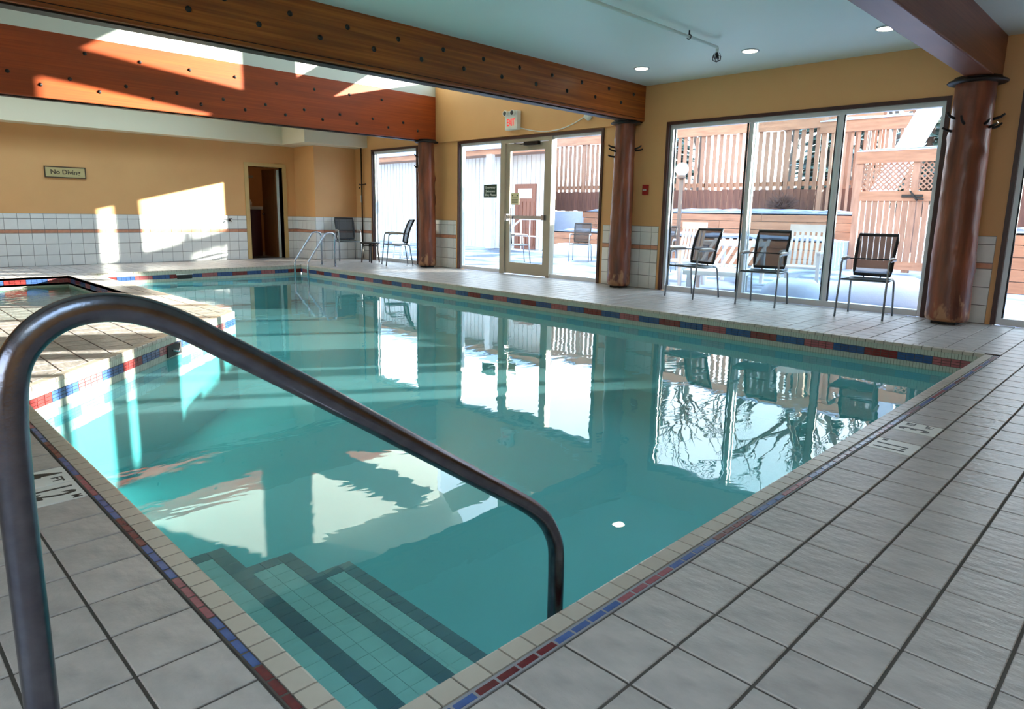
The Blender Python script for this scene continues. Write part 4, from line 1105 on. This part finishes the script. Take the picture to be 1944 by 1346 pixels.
def conifer(x, y, z, h, r, seed, label):
    rnd = random.Random(seed); o = empty('conifer', (x,y,z), rnd.uniform(0,6), label, 'tree', 'snow-dusted conifers behind the fence')
    MB().tube([(0,0,0),(0,0,h*.9)], [.16,.03], 8).build('trunk', 'bark', o)
    mb = MB(); n = 150
    for k in range(int(h*34)):
        t_ = rnd.random()**.8; zz = h*(.08+.9*t_); R = r*(1-t_)*rnd.uniform(.7,1.1)+.12; a = rnd.uniform(0,6.283)
        d = Vector((math.cos(a), math.sin(a), -.28)); p = Vector((0,0,zz)); s_ = Vector((-math.sin(a), math.cos(a), 0))
        w_ = .10+R*.16
        mb.poly([p, p+d*R*.55+s_*w_, p+d*R+Vector((0,0,.08*R)), p+d*R*.55-s_*w_, p+d*R*.5+Vector((0,0,.10+.05*R))], [(0,1,4),(1,2,4),(2,3,4),(3,0,4),(0,3,2,1)])
    mb.build('foliage', 'needles', o)
for k, (x, y, z, h, r, lb_) in enumerate([
    (23.4, 5.9, 1.2, 6.0, 1.5, 'snow-dusted conifer directly above the gate'),
    (27.5, 10.4, 1.2, 8, 1.7, 'conifer behind the picket fence, left of the high globe lamp'), (26.5, 16.4, 1.2, 7, 1.5, 'conifer behind the fence at the left of the wide window'),
    (30.0, 7.0, 1.2, 6.5, 1.8, 'farthest conifer, right of the gate'), (24.8, 8.2, 1.2, 5.2, 1.3, 'small conifer close behind the picket fence')]):
    conifer(x, y, z, h, r, k+20, lb_)
def bare_tree(x, y, z, h, seed, label):
    rnd = random.Random(seed); mb = MB()
    def br(p, d, L, r_, lev):
        q = p+d*L*.5+Vector((rnd.uniform(-.1,.1),rnd.uniform(-.1,.1),0))*L*.4; e = p+d*L
        mb.tube([p, q, e], [r_, r_*.85, r_*.65], 6 if lev < 2 else 4, False)
        if lev < 4:
            for k in range(3 if lev else 4):
                nd_ = (d+Vector((rnd.uniform(-.9,.9), rnd.uniform(-.9,.9), rnd.uniform(-.15,.5)))).normalized()
                br(p+(e-p)*rnd.uniform(.55,1.), nd_, L*rnd.uniform(.55,.75), r_*.55, lev+1)
    br(Vector((0,0,0)), Vector((rnd.uniform(-.1,.1),rnd.uniform(-.1,.1),1)).normalized(), h*.42, h*.018, 0)
    o = mb.build('bare_tree', 'bark', loc=(x,y,z)); tag(o, label, 'tree')
for k, (x, y, h, lb_) in enumerate([(21.5,7.4,8,'leafless tree behind the fence nearest the deck railing'), (31.5,13.4,10,'leafless tree rising behind the middle of the fence'), (21.5,12.6,8,'leafless tree behind the left end of the fence'), (34,9.6,10,'tall leafless tree farthest back above the gate')]):
    bare_tree(x, y, 1.2, h, k+40, lb_)
# closed board fence to the right of the gate
bf_ = empty('board_fence', (19.0,0,0), 0, 'tall board fence running right from the garden gate', 'fence')
bd = MB().box(0,.03,0,.2,0,2.5).mesh('board'); bd.materials.append(MATS['cedar_dark'])
y = -17.0
while y < 3.1: inst('board', bd, bf_, (0, y, .9)); y += .205
MB().box(-.05,0,-17,3.2,3.34,3.46).build('rail', 'cedar_h', bf_)
